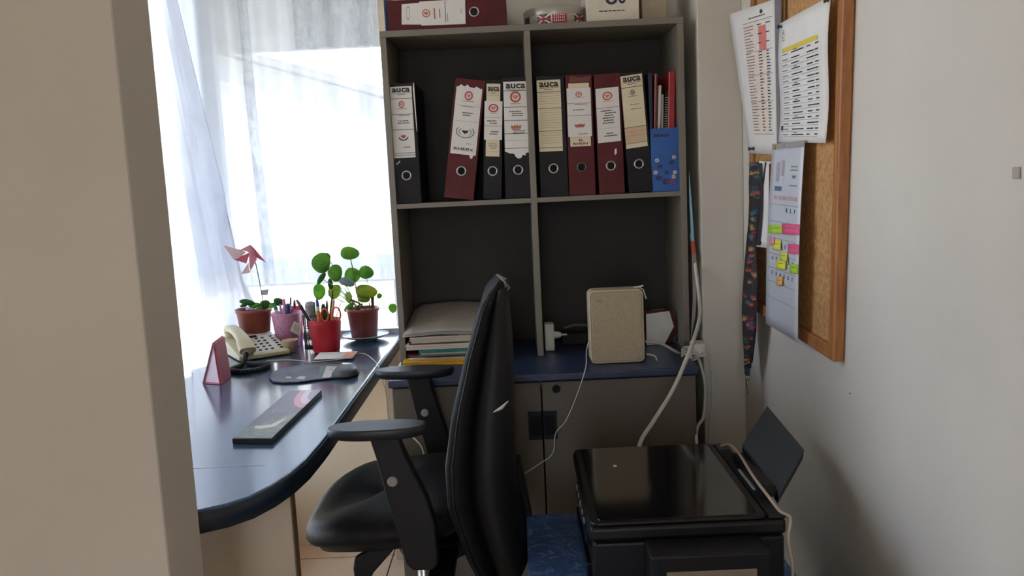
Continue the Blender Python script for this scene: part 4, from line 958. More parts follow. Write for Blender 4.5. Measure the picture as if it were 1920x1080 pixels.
def onwall(name, pts, xs, m, lab, cat, grp=None, bulge=None, nu=8, nv=12, sol=.0008):
    P = Patch(*[at(px, py, x=xx) for (px, py), xx in zip(pts, xs)], bulge=bulge)
    if P.n.x > 0: P.n = -P.n
    c = MB(); c.grid(lambda a, b: P.p(a, b), nu, nv, m); return simple(name, c, lab, cat, grp, solid=sol), P
XP = BX - .002
s, P = onwall('paper_sheet', [(1367, 27), (1457, -3), (1457, 291), (1405, 287)], [.560, XP - .004, XP, XP], PAPER, 'printed table sheet with a salmon column, curling off the edge of the corkboard', 'paper', 'sheets pinned on the corkboard')
q = MB(); m_rect(q, P, .30, .10, .55, .86, PEACH, .0009, 2, 6); m_rect(q, P, .62, .14, .78, .30, SALMON, .0009); m_rect(q, P, .55, .3, .80, .86, PEACH, .0009, 2, 6)
m_lines(q, P, .42, .80, .07, 1, .02, INK, .1)
for i in range(36):
    v = .125 + i * .0202
    m_rect(q, P, .30, v, .30 + random.uniform(.12, .22), v + .006, INKG, .0012)
    if i > 8 or i % 3 == 0: m_rect(q, P, .60, v, .60 + random.uniform(.05, .1), v + .007, INK, .0012); m_rect(q, P, .78, v, .78 + random.uniform(.04, .09), v + .007, INK, .0012)
for v in (.10, .30, .46, .64, .69, .86): m_rect(q, P, .30, v, .92, v + .0025, INK, .0013, 2, 1)
q.build('print', s)
s, P = onwall('paper_sheet', [(1463, 44), (1558, -8), (1548, 268), (1460, 267)], [XP - .006] * 4, PAPER, 'printed schedule sheet with a yellow header bar, pinned on the corkboard', 'paper', 'sheets pinned on the corkboard', bulge=lambda u, v: .003 * math.sin(PI * v * 2))
q = MB(); m_rect(q, P, .10, .225, .82, .26, YBAR, .0012, 2, 1); m_lines(q, P, .35, .68, .238, 1, .016, INK, .05); m_ring(q, P, .10, .12, .03, .025, .3, INKG); m_ring(q, P, .10, .085, .02, .012, .4, INKG)
m_rect(q, P, .08, .155, .15, .162, INKG, .001)
for i in range(16):
    v = .275 + i * .0437
    m_rect(q, P, .08, v + .022, .84, v + .024, INK, .0012, 2, 1) if i else None
    m_rect(q, P, .10, v, .22, v + .008, INKG, .0012); m_rect(q, P, .30, v, .30 + random.uniform(.15, .26), v + .009, INK, .0012); m_rect(q, P, .62, v, .62 + random.uniform(.06, .16), v + .009, INK, .0012); m_rect(q, P, .78, v, .84, v + .009, INK, .0012)
    if i % 3 == 0: m_rect(q, P, .34, v - .014, .42, v - .007, INKG, .0012)
m_rect(q, P, .05, .86, .09, .90, INK, .0014); q.build('print', s)
# edge of a sheaf of dark backed papers between the two sheets
s, P = onwall('paper_sheet', [(1453, -10), (1466, -12), (1463, 290), (1458, 290)], [XP - .010, XP - .002, XP - .002, XP - .006], mat('grey_sheaf', (120, 114, 118), .8), 'narrow grey sheaf edge between the two pinned printed sheets', 'paper', 'sheets pinned on the corkboard', sol=.003)
# pins
def pin(px, py, x, rgb, nm, lab, L=.016):
    p = at(px, py, x=x); c = MB(); m = mat('pin_' + nm, rgb, .35)
    t = thing('push_pin', (XP, p.y, p.z), lab, 'pin', 'push pins on the corkboard')
    d = V((x - XP, 0, 0)); a = V((XP - .001, p.y, p.z))
    c.tube([a + V((-.002, 0, 0)), a + V((-.003, 0, 0)), a + V((-.0045, 0, 0)), a + V((-.011, 0, 0)), a + V((-.0125, 0, 0)), a + V((-.0145, 0, 0))], [.004, .0048, .0026, .0026, .0046, .0042], m, 12); c.build('head', t)
    c = MB(); c.tube([a + V((.004, 0, 0)), a + V((-.002, 0, 0))], .0006, STEEL, 6); c.build('needle', t)
pin(1428, 21, XP - .012, (28, 84, 62), 'green', 'green push pin at the top of the salmon column sheet')
pin(1461, 50, XP - .012, (30, 42, 98), 'blue', 'blue push pin at the upper corner of the yellow header sheet')
pin(1549, 1, XP - .012, (60, 60, 66), 'grey', 'grey push pin near the frame at the picture top')
pin(1406, 279, XP - .012, (30, 42, 98), 'blue', 'blue push pin at the lower corner of the salmon column sheet')
pin(1453, 277, XP - .014, (190, 160, 50), 'yellow', 'yellow push pin holding the long wall calendar')
pin(1428, 455, XP - .012, (30, 42, 98), 'blue', 'blue push pin beside the hanging booklet')
# calendar
CAL = mat('calendar_sleeve', (206, 208, 214), .35, rgb2=(198, 200, 208), scale=8)
s, P = onwall('wall_calendar', [(1449, 270), (1509, 263), (1496, 643), (1436, 607)], [XP - .012, XP - .012, XP - .018, XP - .022], CAL, 'long grey planner sheet in a clear sleeve hanging on the corkboard', 'calendar', bulge=lambda u, v: .004 * math.sin(PI * v) - .002 * math.sin(PI * u), nv=16)
q = MB(); m_rect(q, P, 0, 0, .42, .03, mat('tape_grey', (160, 158, 152), .4), .0012); m_rect(q, P, .46, 0, 1, .03, MAT['tape_grey'], .0012)
m_rect(q, P, .18, .10, .28, .20, mat('faded_violet', (178, 160, 176), .7), .001); m_rect(q, P, .34, .09, .42, .17, MAT['faded_violet'], .001)
m_lines(q, P, .60, .86, .12, 2, .018, INKG, .1); m_lines(q, P, .6, .86, .215, 1, .018, INKG, .1); m_heart(q, P, .74, .175, .07, .012, INKG)
m_lines(q, P, .15, .38, .225, 1, .05, INKB, .05, .3)
for k in range(6): m_rect(q, P, .16 + k * .125, .275, .25 + k * .125, .295, mat('faded_pink', (196, 160, 164), .7), .001)
d = 1
for r0, v in enumerate((.335, .43, .525, .60, .68)):
    for k in range(6):
        if r0 == 0 and k < 3: continue
        m_text(q, P, str(d), .17 + k * .125, v, .21 + k * .125, v + .022, mat('ink_deep_blue', (44, 60, 110), .6), .03); d += 1
for v in (.32, .41, .50, .585, .665, .74, .83): m_rect(q, P, .06, v, .94, v + .002, INKG, .0011, 2, 1)
q.build('print', s)
# sticky notes
PK = mat('note_pink', (236, 92, 140), .8); GN = mat('note_lime', (176, 214, 50), .8); YW = mat('note_yellow', (230, 226, 84), .8); OG = mat('note_orange', (244, 186, 84), .8); LP = mat('note_pale_pink', (240, 150, 160), .8)
for px0_, py0_, px1_, py1_, m, tw, lab in ((1441, 422, 1467, 437, GN, 0, 'lime sticky note at the left edge in the top row on the planner'), (1466, 419, 1499, 439, PK, 2, 'hot pink sticky note, widest one on the planner'),
    (1443, 446, 1452, 460, LP, -2, 'pale pink sticky note partly under a yellow one on the planner'), (1448, 449, 1464, 468, YW, 1, 'yellow sticky note over the pale pink one on the planner'), (1477, 457, 1498, 475, PK, 2, 'pink sticky note at the planner right edge in the second row'),
    (1463, 473, 1476, 489, YW, 1, 'small yellow green sticky note above the widest yellow one'), (1455, 487, 1473, 504, mat('note_bright_yellow', (236, 232, 60), .8), 1, 'bright yellow sticky note in the middle of the planner'),
    (1481, 494, 1496, 512, GN, 2, 'lime sticky note at the planner right edge'), (1456, 520, 1467, 536, OG, -2, 'orange yellow sticky note, lowest on the planner')):
    xx = XP - .021
    s, P2 = onwall('sticky_note', [(px0_, py0_), (px1_, py0_ + tw), (px1_ - 1, py1_ + tw), (px0_, py1_)], [xx, xx, xx - .004, xx - .004], m, lab, 'sticky note', 'sticky notes on the planner', nu=3, nv=3, sol=.0004)
    q = MB(); m_lines(q, P2, .2, .8, .35, 1, .18, INKG, .1); q.build('print', s)
# booklet hanging edge-on
s, P = onwall('booklet', [(1424, 302), (1447, 303), (1444, 466), (1419, 462)], [XP - .022, XP - .004, XP - .004, XP - .018], PAPER, 'white booklet hanging beside the floral lanyard on the corkboard', 'booklet', bulge=lambda u, v: -.010 * math.sin(PI * v) * (1 - u), sol=.003)
q = MB(); m_rect(q, P, .0, .02, .3, .98, mat('dark_page', (44, 40, 46), .7), .004, 2, 10); q.build('dark_page', s)
q = MB(); m_rect(q, P, .86, .02, 1.05, .97, MAROON, .003, 1, 8); q.build('red_edge', s)
# lanyard
def floral():
    m = mat('floral_ribbon', (34, 28, 34), .7, rgb2=(48, 36, 40), scale=40); return m
FLR = floral(); t = thing('lanyard', (XP - .03, 2.1, H - .55), 'dark floral lanyard hanging from the corkboard with a metal clip', 'lanyard')
leafc = [mat('print_coral', (190, 92, 84), .7), mat('print_teal', (52, 108, 98), .7), mat('print_gold', (176, 140, 78), .7), mat('print_rose', (150, 50, 62), .7), mat('print_blue', (54, 92, 120), .7)]
def ribbon(L, nm, off):
    # L: list of (xl, xr, y)
    vs = []
    for i, (xl, xr, y) in enumerate(L): vs += [at(xl, y, x=XP - .018 - off + .003 * math.sin(i)), at(xr, y, x=XP - .014 - off)]
    c = MB(); c.add(vs, [(2 * i, 2 * i + 1, 2 * i + 3, 2 * i + 2) for i in range(len(L) - 1)], FLR, True); o = c.build(nm, t, solid=.001); q = MB()
    for i in range(len(L) - 1):
        P = Patch(vs[2 * i], vs[2 * i + 1], vs[2 * i + 3], vs[2 * i + 2]); 
        if P.n.x > 0: P.n = -P.n
        for k in range(6):
            m = random.choice(leafc); u = random.uniform(.25, .75); v = random.uniform(.15, .85); an = random.uniform(-1, 1)
            for w_ in range(5):
                a = an + (w_ - 2) * .5 - PI / 2; d_ = V((math.cos(a), math.sin(a) * .5)); n2 = V((-d_.y, d_.x)); l_ = .5 * (1 - abs(w_ - 2) * .15)
                m_poly(q, P, [(u, v), (u + d_.x * l_ * .5 + n2.x * .045, v + d_.y * l_ * .5 + n2.y * .045), (u + d_.x * l_, v + d_.y * l_), (u + d_.x * l_ * .5 - n2.x * .045, v + d_.y * l_ * .5 - n2.y * .045)], m, .0011)
    q.build('floral_print', o)
ribbon([(1406, 1436, 304), (1404, 1432, 340), (1405, 1425, 380), (1403, 1421, 420), (1399, 1417, 460), (1396, 1419, 500), (1393, 1420, 540), (1391, 1419, 580), (1393, 1415, 630), (1395, 1411, 665), (1395, 1408, 690)], 'strap', 0)
ribbon([(1414, 1430, 318), (1408, 1420, 400), (1402, 1418, 480), (1400, 1419, 560), (1404, 1418, 620), (1402, 1411, 680)], 'strap', -.008)
a = at(1401, 690, x=XP - .016); c = MB(); c.box((a.x - .004, a.y - .012, a.z - .018), (a.x + .004, a.y + .012, a.z + .004), mat('navy_stitch', (30, 50, 84), .6)); c.build('crimp', t, bevel=.001)
c = MB(); cc = a + V((0, 0, -.024)); c.tube([cc + V((0, .010 * math.cos(x_), .008 * math.sin(x_))) for x_ in [i * PI / 8 for i in range(17)]], .0016, STEEL, 6)
c.tube([cc + V((0, 0, -.006)), cc + V((0, .001, -.016))], [.004, .005], STEEL, 8); hk = cc + V((0, 0, -.030)); c.tube([hk + V((0, .006 * math.cos(x_), .013 * math.sin(x_))) for x_ in [i * PI / 8 for i in range(15)]], .002, STEEL, 6); c.build('clip', t)

# switch / spots on the near wall
a = at(1908, 324, x=XR); c = MB(); c.box((XR - .003, a.y - .007, a.z - .007), (XR + .0, a.y + .007, a.z + .007), mat('faded_plastic', (176, 166, 154), .6)); simple('blanking_plug', c, 'small square plug on the right wall at the picture edge', 'plug', bevel=.001)
a = at(1594, 738, x=XR); c = MB(); c.ball((XR, a.y, a.z), (.001, .002, .002), INK, 8, 6); simple('nail', c, 'tiny dark nail in the right wall below the corkboard', 'nail')

# ================================================================== DESK ITEMS
Z = DT + .0008
# tent calendar
Aq = at(380, 719, z=Z); Bq = at(412, 721, z=Z); Cq = at(435, 699, z=Z); dv = (Cq - Bq); dv.z = 0; dv = dv.normalized() * .105; Rq = at(399, 643, y=(Aq.y + Bq.y) / 2)
t = thing('tent_calendar', ((Aq.x + Bq.x) / 2, Aq.y + .05, DT), 'small pink tent calendar standing on the blue desk beside the telephone', 'calendar')
TP = mat('pink_card', (200, 118, 134), .6, rgb2=(190, 106, 124), scale=20); TL_ = mat('lilac_card', (232, 212, 230), .7); 
c = MB(); c.add([Bq, Bq + dv, Rq + dv, Rq], [(0, 1, 2, 3)], TP); c.build('front_panel', t, solid=.002)
c = MB(); c.add([Aq, Aq + dv, Rq + dv, Rq], [(0, 1, 2, 3)], TP); c.build('rear_panel', t, solid=.002)
c = MB(); c.add([Aq + V((0, 0, .001)), Bq + V((0, 0, .001)), Bq + dv + V((0, 0, .001)), Aq + dv + V((0, 0, .001))], [(0, 1, 2, 3)], TP); c.build('base_panel', t, solid=.0016)
c = MB(); ins = V((0, .005, 0)); c.add([Aq + ins + V((.003, 0, .003)), Bq + ins + V((-.003, 0, .003)), Rq + ins + V((0, 0, -.004))], [(0, 1, 2)], TL_); c.build('inner_sheet', t, solid=.001)
for k in range(3):
    o = (Bq - Aq).normalized() * (.003 + .002 * k); c = MB(); c.add([Bq + o + V((0, .002, 0)), Bq + o + dv * .96, Rq + o + dv * .96 + V((0, 0, -.002)), Rq + o + V((0, .002, -.002))], [(0, 1, 2, 3)], TP); lf = c.build('leaf_sheet', t, solid=.0008)
P = Patch(Rq + o, Rq + o + dv * .96, Bq + o + dv * .96, Bq + o); 
if P.n.x < 0: P.n = -P.n
q = MB(); m_lines(q, P, .2, .8, .12, 2, .04, mat('print_pale', (206, 140, 150), .7), .2); m_rect(q, P, .12, .3, .88, .31, MAT['print_pale'], .001)
for i in range(5):
    for j in range(6): m_rect(q, P, .14 + j * .12, .38 + i * .1, .19 + j * .12, .40 + i * .1, MAT['print_pale'], .001)
q.build('print', lf)

# telephone
ph = thing('telephone', (-.80, 2.47, DT), 'cream corded desk telephone with black keys on the blue desk', 'telephone')
O = at(449, 679, z=Z); a_ = RB(33); uu = V((math.cos(a_), math.sin(a_), 0)); ww = V((-math.sin(a_), math.cos(a_), 0))
CR = mat('cream_plastic', (206, 194, 158), .45, rgb2=(198, 186, 150), scale=20); WID = .150; LEN = .19; h0_, h1_ = .014, .050
def ph3(u, w_, z): return O + uu * u + ww * w_ + V((0, 0, z))
c = MB(); c.prism([ph3(0, 0, .002), ph3(0, LEN, .002), ph3(0, LEN, h1_), ph3(0, LEN * .3, h0_ + (h1_ - h0_) * .3), ph3(0, 0, h0_)], uu * WID, CR); c.build('body', ph, bevel=.003, seg=3)
def tz(w_): return h0_ + (h1_ - h0_) * w_ / LEN
P = Patch(ph3(0, LEN, h1_), ph3(WID, LEN, h1_), ph3(WID, 0, h0_), ph3(0, 0, h0_))
if P.n.z < 0: P.n = -P.n
c = MB(); KF = mat('keypad_face', (222, 216, 200), .5); m_rect(c, P, .38, .10, .95, .93, KF, .0004); c.build('keypad_face', ph)
KEY = mat('key_black', (30, 30, 34), .4)
def key(u, v, wu=.05, wv=.028):
    c = MB(); c.prism([P.p(u - wu / 2, v - wv / 2, .0005), P.p(u + wu / 2, v - wv / 2, .0005), P.p(u + wu / 2, v + wv / 2, .0005), P.p(u - wu / 2, v + wv / 2, .0005)], P.n * .0028, KEY); c.build('key', ph)
for i in range(4):
    for j in range(3): key(.47 + j * .12, .46 + i * .13)
for i in range(6): key(.89, .30 + i * .11, .06, .026)
for j in range(3): key(.47 + j * .12, .33, .05, .024)
key(.55, .22, .16, .07)
c = MB(); m_rect(c, P, .30, .05, .80, .10, mat('display_grey', (140, 138, 126), .3), .0008); c.build('label_strip', ph)
hc = WID * .17
pts = [ph3(hc, -.004, .030), ph3(hc, .02, .046), ph3(hc, .05, .062), ph3(hc, .10, .073), ph3(hc, .15, .076), ph3(hc, .185, .070), ph3(hc, .205, .056)]
def hring(p, t, wd_, hh_): 
    n_ = uu.cross(t).normalized() * -1; return [p + uu * wd_ * (abs(math.cos(a)) ** .6) * (1 if math.cos(a) > 0 else -1) + n_ * hh_ * (abs(math.sin(a)) ** .6) * (1 if math.sin(a) > 0 else -1) for a in [2 * PI * k / 16 for k in range(16)]]
rs = []
for i, p in enumerate(pts):
    t_ = (pts[min(i + 1, 6)] - pts[max(i - 1, 0)]).normalized(); rs.append(hring(p, t_, [.024, .024, .018, .017, .018, .024, .023][i], [.012, .013, .009, .009, .009, .013, .011][i]))
c = MB(); c.loft(rs, CR); hs_ = c.build('handset', ph)
for w_, z_ in ((.012, .034), (.182, .062)):
    c = MB(); c.loft([[ph3(hc, w_, z_ - dz) + (uu * math.cos(a) + ww * math.sin(a) * .9) * r for a in [2 * PI * k / 18 for k in range(18)]] for dz, r in ((0, .022), (.014, .021), (.018, .018))], CR); c.build('earpiece', hs_)
# coil cord
path = [ph3(.02, -.004, .022), at(455, 683, z=Z + .008), at(440, 690, z=Z + .007), at(433, 695, z=Z + .006), at(455, 697, z=Z + .006), at(485, 693, z=Z + .006), at(503, 685, z=Z + .006), at(480, 684, z=Z + .006), at(465, 681, z=Z + .006)]
def catmull(P_, sub):
    out = []
    for i in range(len(P_) - 1):
        p0 = P_[max(i - 1, 0)]; p1 = P_[i]; p2 = P_[i + 1]; p3 = P_[min(i + 2, len(P_) - 1)]
        for k in range(sub):
            s = k / sub; out.append(.5 * ((2 * p1) + (p2 - p0) * s + (2 * p0 - 5 * p1 + 4 * p2 - p3) * s * s + (3 * p1 - p0 - 3 * p2 + p3) * s ** 3))
    return out + [P_[-1]]
cp_ = catmull(path, 60); hel = []
for i, p in enumerate(cp_):
    tt_ = (cp_[min(i + 1, len(cp_) - 1)] - cp_[max(i - 1, 0)]).normalized(); a1_ = tt_.cross(V((0, 0, 1))).normalized(); b1v = tt_.cross(a1_); an = i * .95
    hel.append(p + a1_ * .0055 * math.cos(an) + b1v * .0055 * math.sin(an))
c = MB(); c.tube(hel, .0024, mat('cord_black', (26, 28, 34), .5), 5); c.build('coiled_cord', ph)

# mouse pad
t = thing('mouse_pad', (-.54, 2.12, DT), 'dark printed mouse pad with a wrist rest lying on the desk', 'mouse pad')
ol = [(505, 712), (508, 703), (522, 695), (548, 689), (580, 685), (612, 684), (645, 686), (666, 690), (674, 697), (671, 704), (655, 709), (625, 711), (590, 715), (560, 719), (530, 720), (512, 718)]
PAD = mat('pad_print', (92, 92, 104), .5, rgb2=(66, 68, 84), scale=16)
pl = [at(a, b, z=Z) for a, b in ol]
c = MB(); c.prism(pl[::-1], (0, 0, .004), mat('rubber', (24, 26, 34), .7)); c.build('base', t, bevel=.001)
ce = sum(pl, V()) / len(pl)
c = MB(); c.prism([ce + (p - ce) * .985 + V((0, 0, .004)) for p in pl][::-1], (0, 0, .0005), PAD); sf = c.build('printed_surface', t)
zz_ = Z + .0048; q = MB()
def onz(px, pts, m): q.add([at(a, b, z=zz_) for a, b in pts], [tuple(range(len(pts)))], m)
onz(0, [(612, 686), (637, 687), (628, 700), (618, 708), (604, 708)], mat('pad_cream', (196, 194, 190), .6)); onz(0, [(600, 686), (612, 686), (604, 700), (598, 700)], mat('pad_green', (110, 134, 108), .6))
onz(0, [(555, 710), (562, 705), (574, 706), (570, 711)], mat('pad_pink', (206, 180, 190), .6)); onz(0, [(536, 706), (546, 706), (546, 709), (536, 709)], MAT['pad_pink'])
for k in range(9): onz(0, [(530 + k * 7, 703), (531 + k * 7, 703), (544 + k * 7, 692), (543 + k * 7, 692)], INKG)
onz(0, [(618, 692), (624, 692), (623, 693.5), (617, 693.5)], INK)
q.build('print', sf)
wr = [at(a, b, z=Z + .004) for a, b in ((622, 706), (628, 698), (642, 691), (660, 690), (670, 695), (671, 701), (660, 706), (640, 708))]
ce = sum(wr, V()) / len(wr); c = MB(); c.loft([[p for p in wr][::-1], [ce + (p - ce) * 1.0 + V((0, 0, .008)) for p in wr][::-1], [ce + (p - ce) * .85 + V((0, 0, .014)) for p in wr][::-1], [ce + (p - ce) * .4 + V((0, 0, .016)) for p in wr][::-1]], mat('gel_grey', (72, 70, 74), .5)); c.build('wrist_rest', t)

# long printed slab (presentation box)
a = at(436, 832, z=Z); b = at(510, 832, z=Z); d_ = at(604, 739, z=Z); e_ = d_ + (a - b)
t = thing('brochure_box', ((a.x + d_.x) / 2, (a.y + d_.y) / 2, DT), 'long flat dark box with a pink and green printed cover on the desk', 'box')
c = MB(); c.prism([a, b, d_, e_][::1], (0, 0, .010), mat('box_black', (20, 20, 26), .4)); c.build('body', t, bevel=.0006)
P = Patch(*[p + V((0, 0, .010)) for p in (e_, d_, b, a)])
if P.n.z < 0: P.n = -P.n
q = MB(); m_rect(q, P, .01, .005, .99, .995, mat('box_plum', (74, 66, 84), .3, rgb2=(60, 54, 72), scale=20), .0004); PK2 = mat('box_pink', (206, 120, 148), .3); PK3 = mat('box_pale_pink', (206, 178, 194), .3)
m_poly(q, P, [(.45, .005)] + [(1 - .62 * math.cos(k * PI / 2 / 10), .0 + .42 * math.sin(k * PI / 2 / 10)) for k in range(11)] + [(.99, .005)], PK2, .0006)
m_poly(q, P, [(.62, .005)] + [(1 - .45 * math.cos(k * PI / 2 / 10), .0 + .34 * math.sin(k * PI / 2 / 10)) for k in range(11)] + [(.99, .005)], PK3, .0008)
m_poly(q, P, [(.74, .005)] + [(1 - .28 * math.cos(k * PI / 2 / 10), .0 + .25 * math.sin(k * PI / 2 / 10)) for k in range(11)] + [(.99, .005)], mat('box_mauve', (150, 134, 158), .3), .001)
GNb = mat('box_green', (96, 112, 84), .3, rgb2=(66, 76, 62), scale=60)
m_poly(q, P, [(.02, .995), (.02, .80), (.35, .72), (.7, .58), (.99, .52), (.99, .995)], GNb, .0006)
m_poly(q, P, [(.25, .78), (.6, .76), (.8, .62), (.86, .63), (.78, .80), (.45, .84), (.25, .82)], mat('box_beige', (204, 184, 168), .35), .0009)
for j in range(4):
    for i in range(3): m_rect(q, P, .22 + j * .15, .42 + i * .035, .32 + j * .15, .428 + i * .035, PK3, .0009)
m_lines(q, P, .10, .42, .88, 2, .03, PK3, .1); q.build('cover_print', t)

# card with orange end, mouse cable
t = thing('info_card', (-.53, 2.42, DT), 'white card with an orange end leaning low in front of the red pot', 'card')
P = Patch(at(600, 661, z=Z + .006), at(671, 659, z=Z + .006), at(660, 672, z=Z + .006), at(588, 674, z=Z + .002))
if P.n.z < 0: P.n = -P.n
c = MB(); c.grid(lambda u, v: P.p(u, v), 2, 2, PAPER); c.build('sheet', t, solid=.0012)
q = MB(); m_rect(q, P, .72, .12, .98, .88, mat('card_orange', (224, 122, 72), .6), .0012); m_lines(q, P, .2, .62, .25, 3, .2, INKG, .2, .3); q.build('print', t)
c = MB(); p_ = P.p(.5, .5); c.box((p_.x - .03, p_.y - .008, Z), (p_.x + .035, p_.y + .008, Z + .0045), mat('rubber', (24, 26, 34))); c.build('holder', t)
cable('cable', [at(500, 676, z=Z + .002), at(545, 675, z=Z + .002), at(580, 678, z=Z + .002), at(605, 677, z=Z + .002), at(650, 672, z=Z + .002), at(668, 664, z=Z + .002), at(685, 664, z=Z + .002), at(700, 675, z=Z + .003), V((XE + .006, at(708, 688, z=Z).y, DT + .001)), at(716, 710, y=2.25), at(724, 740, y=2.25), at(730, 790, y=2.4), V((-.37, 2.5, .3))], .0014, CABLE, 'thin white wire crossing the desk and dropping over its edge')
cable('cable', [at(775, 820, y=2.05), at(790, 836, y=2.03), at(800, 858, y=2.03), V((-.2, 2.03, .5)), V((-.2, 2.03, .2))], .0022, CABLE, 'short pale wire looping behind the near armrest')

# plant pots
def pot(nm, cx_, cy_, zb, r0, r1, h_, lab):
    t = thing('potted_plant', (cx_, cy_, zb), lab, 'plant', 'plants in terracotta coloured pots')
    c = MB(); c.lathe((cx_, cy_, zb), [(r0 - .003, 0), (r0, .002), (r0 + (r1 - r0) * .82, h_ - .012), (r1, h_ - .010), (r1 + .001, h_), (r1 - .003, h_), (r1 - .004, h_ - .010), (r0 - .004, .006)], TERRA, 36); c.build('pot', t)
    c = MB(); c.lathe((cx_, cy_, zb + h_ - .010), [(r1 - .0045, 0), (r1 * .6, .003), (.005, .004)], SOIL, 24); c.build('soil', t)
    return t
def leaf(t, px, py, y, wpx, hpx, m, tilt=0, nose=.0, lean=0, pointed=0):
    """round peltate leaf: centre pixel, half sizes in pixels"""
    C0 = at(px, py, y=y); sx = wpx * y / F; sz_ = hpx * y / F; n = 18; c = MB(); M = Matrix.Rotation(RB(-tilt), 3, 'Y')
    vs = [C0 + V((0, -.003, 0))]
    for rr_ in (.55, 1.0):
        for k in range(n):
            a = 2 * PI * k / n; f = 1 + .05 * math.sin(3 * a + px); 
            if pointed and math.cos(a - 0) > 0: f *= 1 + pointed * math.cos(a) ** 3
            p = V((sx * rr_ * f * math.cos(a), .004 * rr_ ** 2 + lean * sz_ * rr_ * math.sin(a), sz_ * rr_ * f * math.sin(a))); vs.append(C0 + M @ p)
    fs = [(0, 1 + k, 1 + (k + 1) % n) for k in range(n)] + [(1 + k, 1 + n + k, 1 + n + (k + 1) % n, 1 + (k + 1) % n) for k in range(n)]
    c.add(vs, fs, m, True); c.build('leaf', t, solid=.0008); return C0
p1c = at(481, 640, y=2.62); p1x = p1c.x
t1p = pot('a', p1x, 2.62, Z, .040, .056, at(481, 578, y=2.62).z - Z + .0, 'short leafed plant in a terracotta coloured pot behind the telephone, holding the pinwheel')
rim = at(481, 578, y=2.62).z
for px, py, w_, h_, m, ti, pt in ((462, 567, 14, 5, LEAFD, -14, .3), (477, 573, 10, 5, LEAF, 8, 0), (496, 571, 10, 8, LEAFD, -4, 0), (490, 575, 8, 4, LEAF, 0, 0), (521, 566, 9, 7, LEAFD, -25, .3), (508, 573, 9, 5, LEAF, 5, 0), (456, 573, 7, 3, LEAFD, 10, 0)):
    C0 = leaf(t1p, px, py, 2.60, w_, h_, m, ti, lean=.5, pointed=pt); c = MB(); c.tube([C0, V((p1x + (C0.x - p1x) * .4, 2.61, rim + .0)), V((p1x + (C0.x - p1x) * .3, 2.62, rim - .012))], .0011, STEM, 5); c.build('stem', t1p)
# pinwheel
t = thing('pinwheel', (at(492, 575, y=2.60).x, 2.60, rim - .02), 'pink paper pinwheel on a thin wire stick stuck in the plant pot', 'pinwheel')
yy = 2.59; c = MB(); c.tube([at(479, 492, y=yy), at(486, 525, y=yy), at(492, 560, y=yy), at(494, 582, y=2.60)], .0014, mat('wire_brown', (70, 56, 56), .5), 6); c.build('stick', t)
PKA = leafmat('pinwheel_pink', (232, 182, 188), (226, 170, 180), .7); PKB = leafmat('pinwheel_pale', (230, 208, 202), (224, 200, 194), .7); PKC = leafmat('pinwheel_rose', (214, 136, 148), (206, 126, 140), .7)
def blade(pts, dy, m):
    c = MB(); c.add([at(a, b, y=yy - d) for (a, b), d in zip(pts, dy)], [tuple(range(len(pts)))], m); return c.build('blade', t, solid=.0006)
b_ = blade([(419, 460), (449, 468), (462, 473), (448, 484), (439, 488)], (.004, .014, .010, .012, .004), PKB); blade([(439, 487), (466, 474), (468, 476), (462, 494)], (.002, .012, .008, .002), PKC)
blade([(449, 469), (469, 459), (477, 470), (482, 488), (470, 476), (462, 471)], (.0, .010, .012, .004, .014, .014), PKA); blade([(469, 459), (475, 464), (499, 492), (479, 482)], (.010, .012, .0, .004), PKC)
blade([(466, 474), (471, 476), (481, 487), (470, 508), (468, 500)], (.013, .014, .004, .002, .008), PKA); blade([(452, 514), (466, 492), (467, 505), (470, 510), (466, 512)], (.0, .006, .006, .002, .0), PKB)
c = MB(); c.ball(at(467, 475, y=yy - .016), .0025, PKB, 10, 6); c.build('hub', t)
c = MB(); P = Patch(at(490, 544, y=yy), at(504, 542, y=yy), at(502, 553, y=yy), at(491, 554, y=yy)); c.grid(lambda u, v: P.p(u, v), 1, 1, PAPER)
for k in range(4): 
    m_rect(c, P, .02, .1 + k * .24, .98, .2 + k * .24, INKG, -.0006 if P.n.y > 0 else .0006)
c.build('small_flag', t)
# second pot on saucer
sy = 2.655; sxx = at(686, 632, y=sy).x
t = thing('saucer', (sxx, sy, Z), 'pale blue patterned saucer under the round leafed plant', 'saucer')
CER = mat('saucer_glaze', (176, 204, 214), .2, rgb2=(100, 140, 160), scale=45, lo=.5, hi=.62)
c = MB(); c.lathe((sxx, sy, Z), [(.034, 0), (.036, .002), (.064, .010), (.073, .015), (.073, .017), (.060, .0125), (.035, .005), (.001, .005)], CER, 44); c.build('dish', t)
c = MB(); c.lathe((sxx, sy, Z), [(.0725, .0148), (.0742, .0158), (.0735, .0178), (.0722, .0172)], mat('cream_rim', (206, 196, 178), .3), 44, cap=False); c.build('rim', t)
pz2 = Z + .0065; rim2 = at(681, 577, y=sy).z
t2 = pot('b', sxx - .004, sy, pz2, .0405, .052, rim2 - pz2, 'round leafed green plant in a terracotta coloured pot on a saucer')
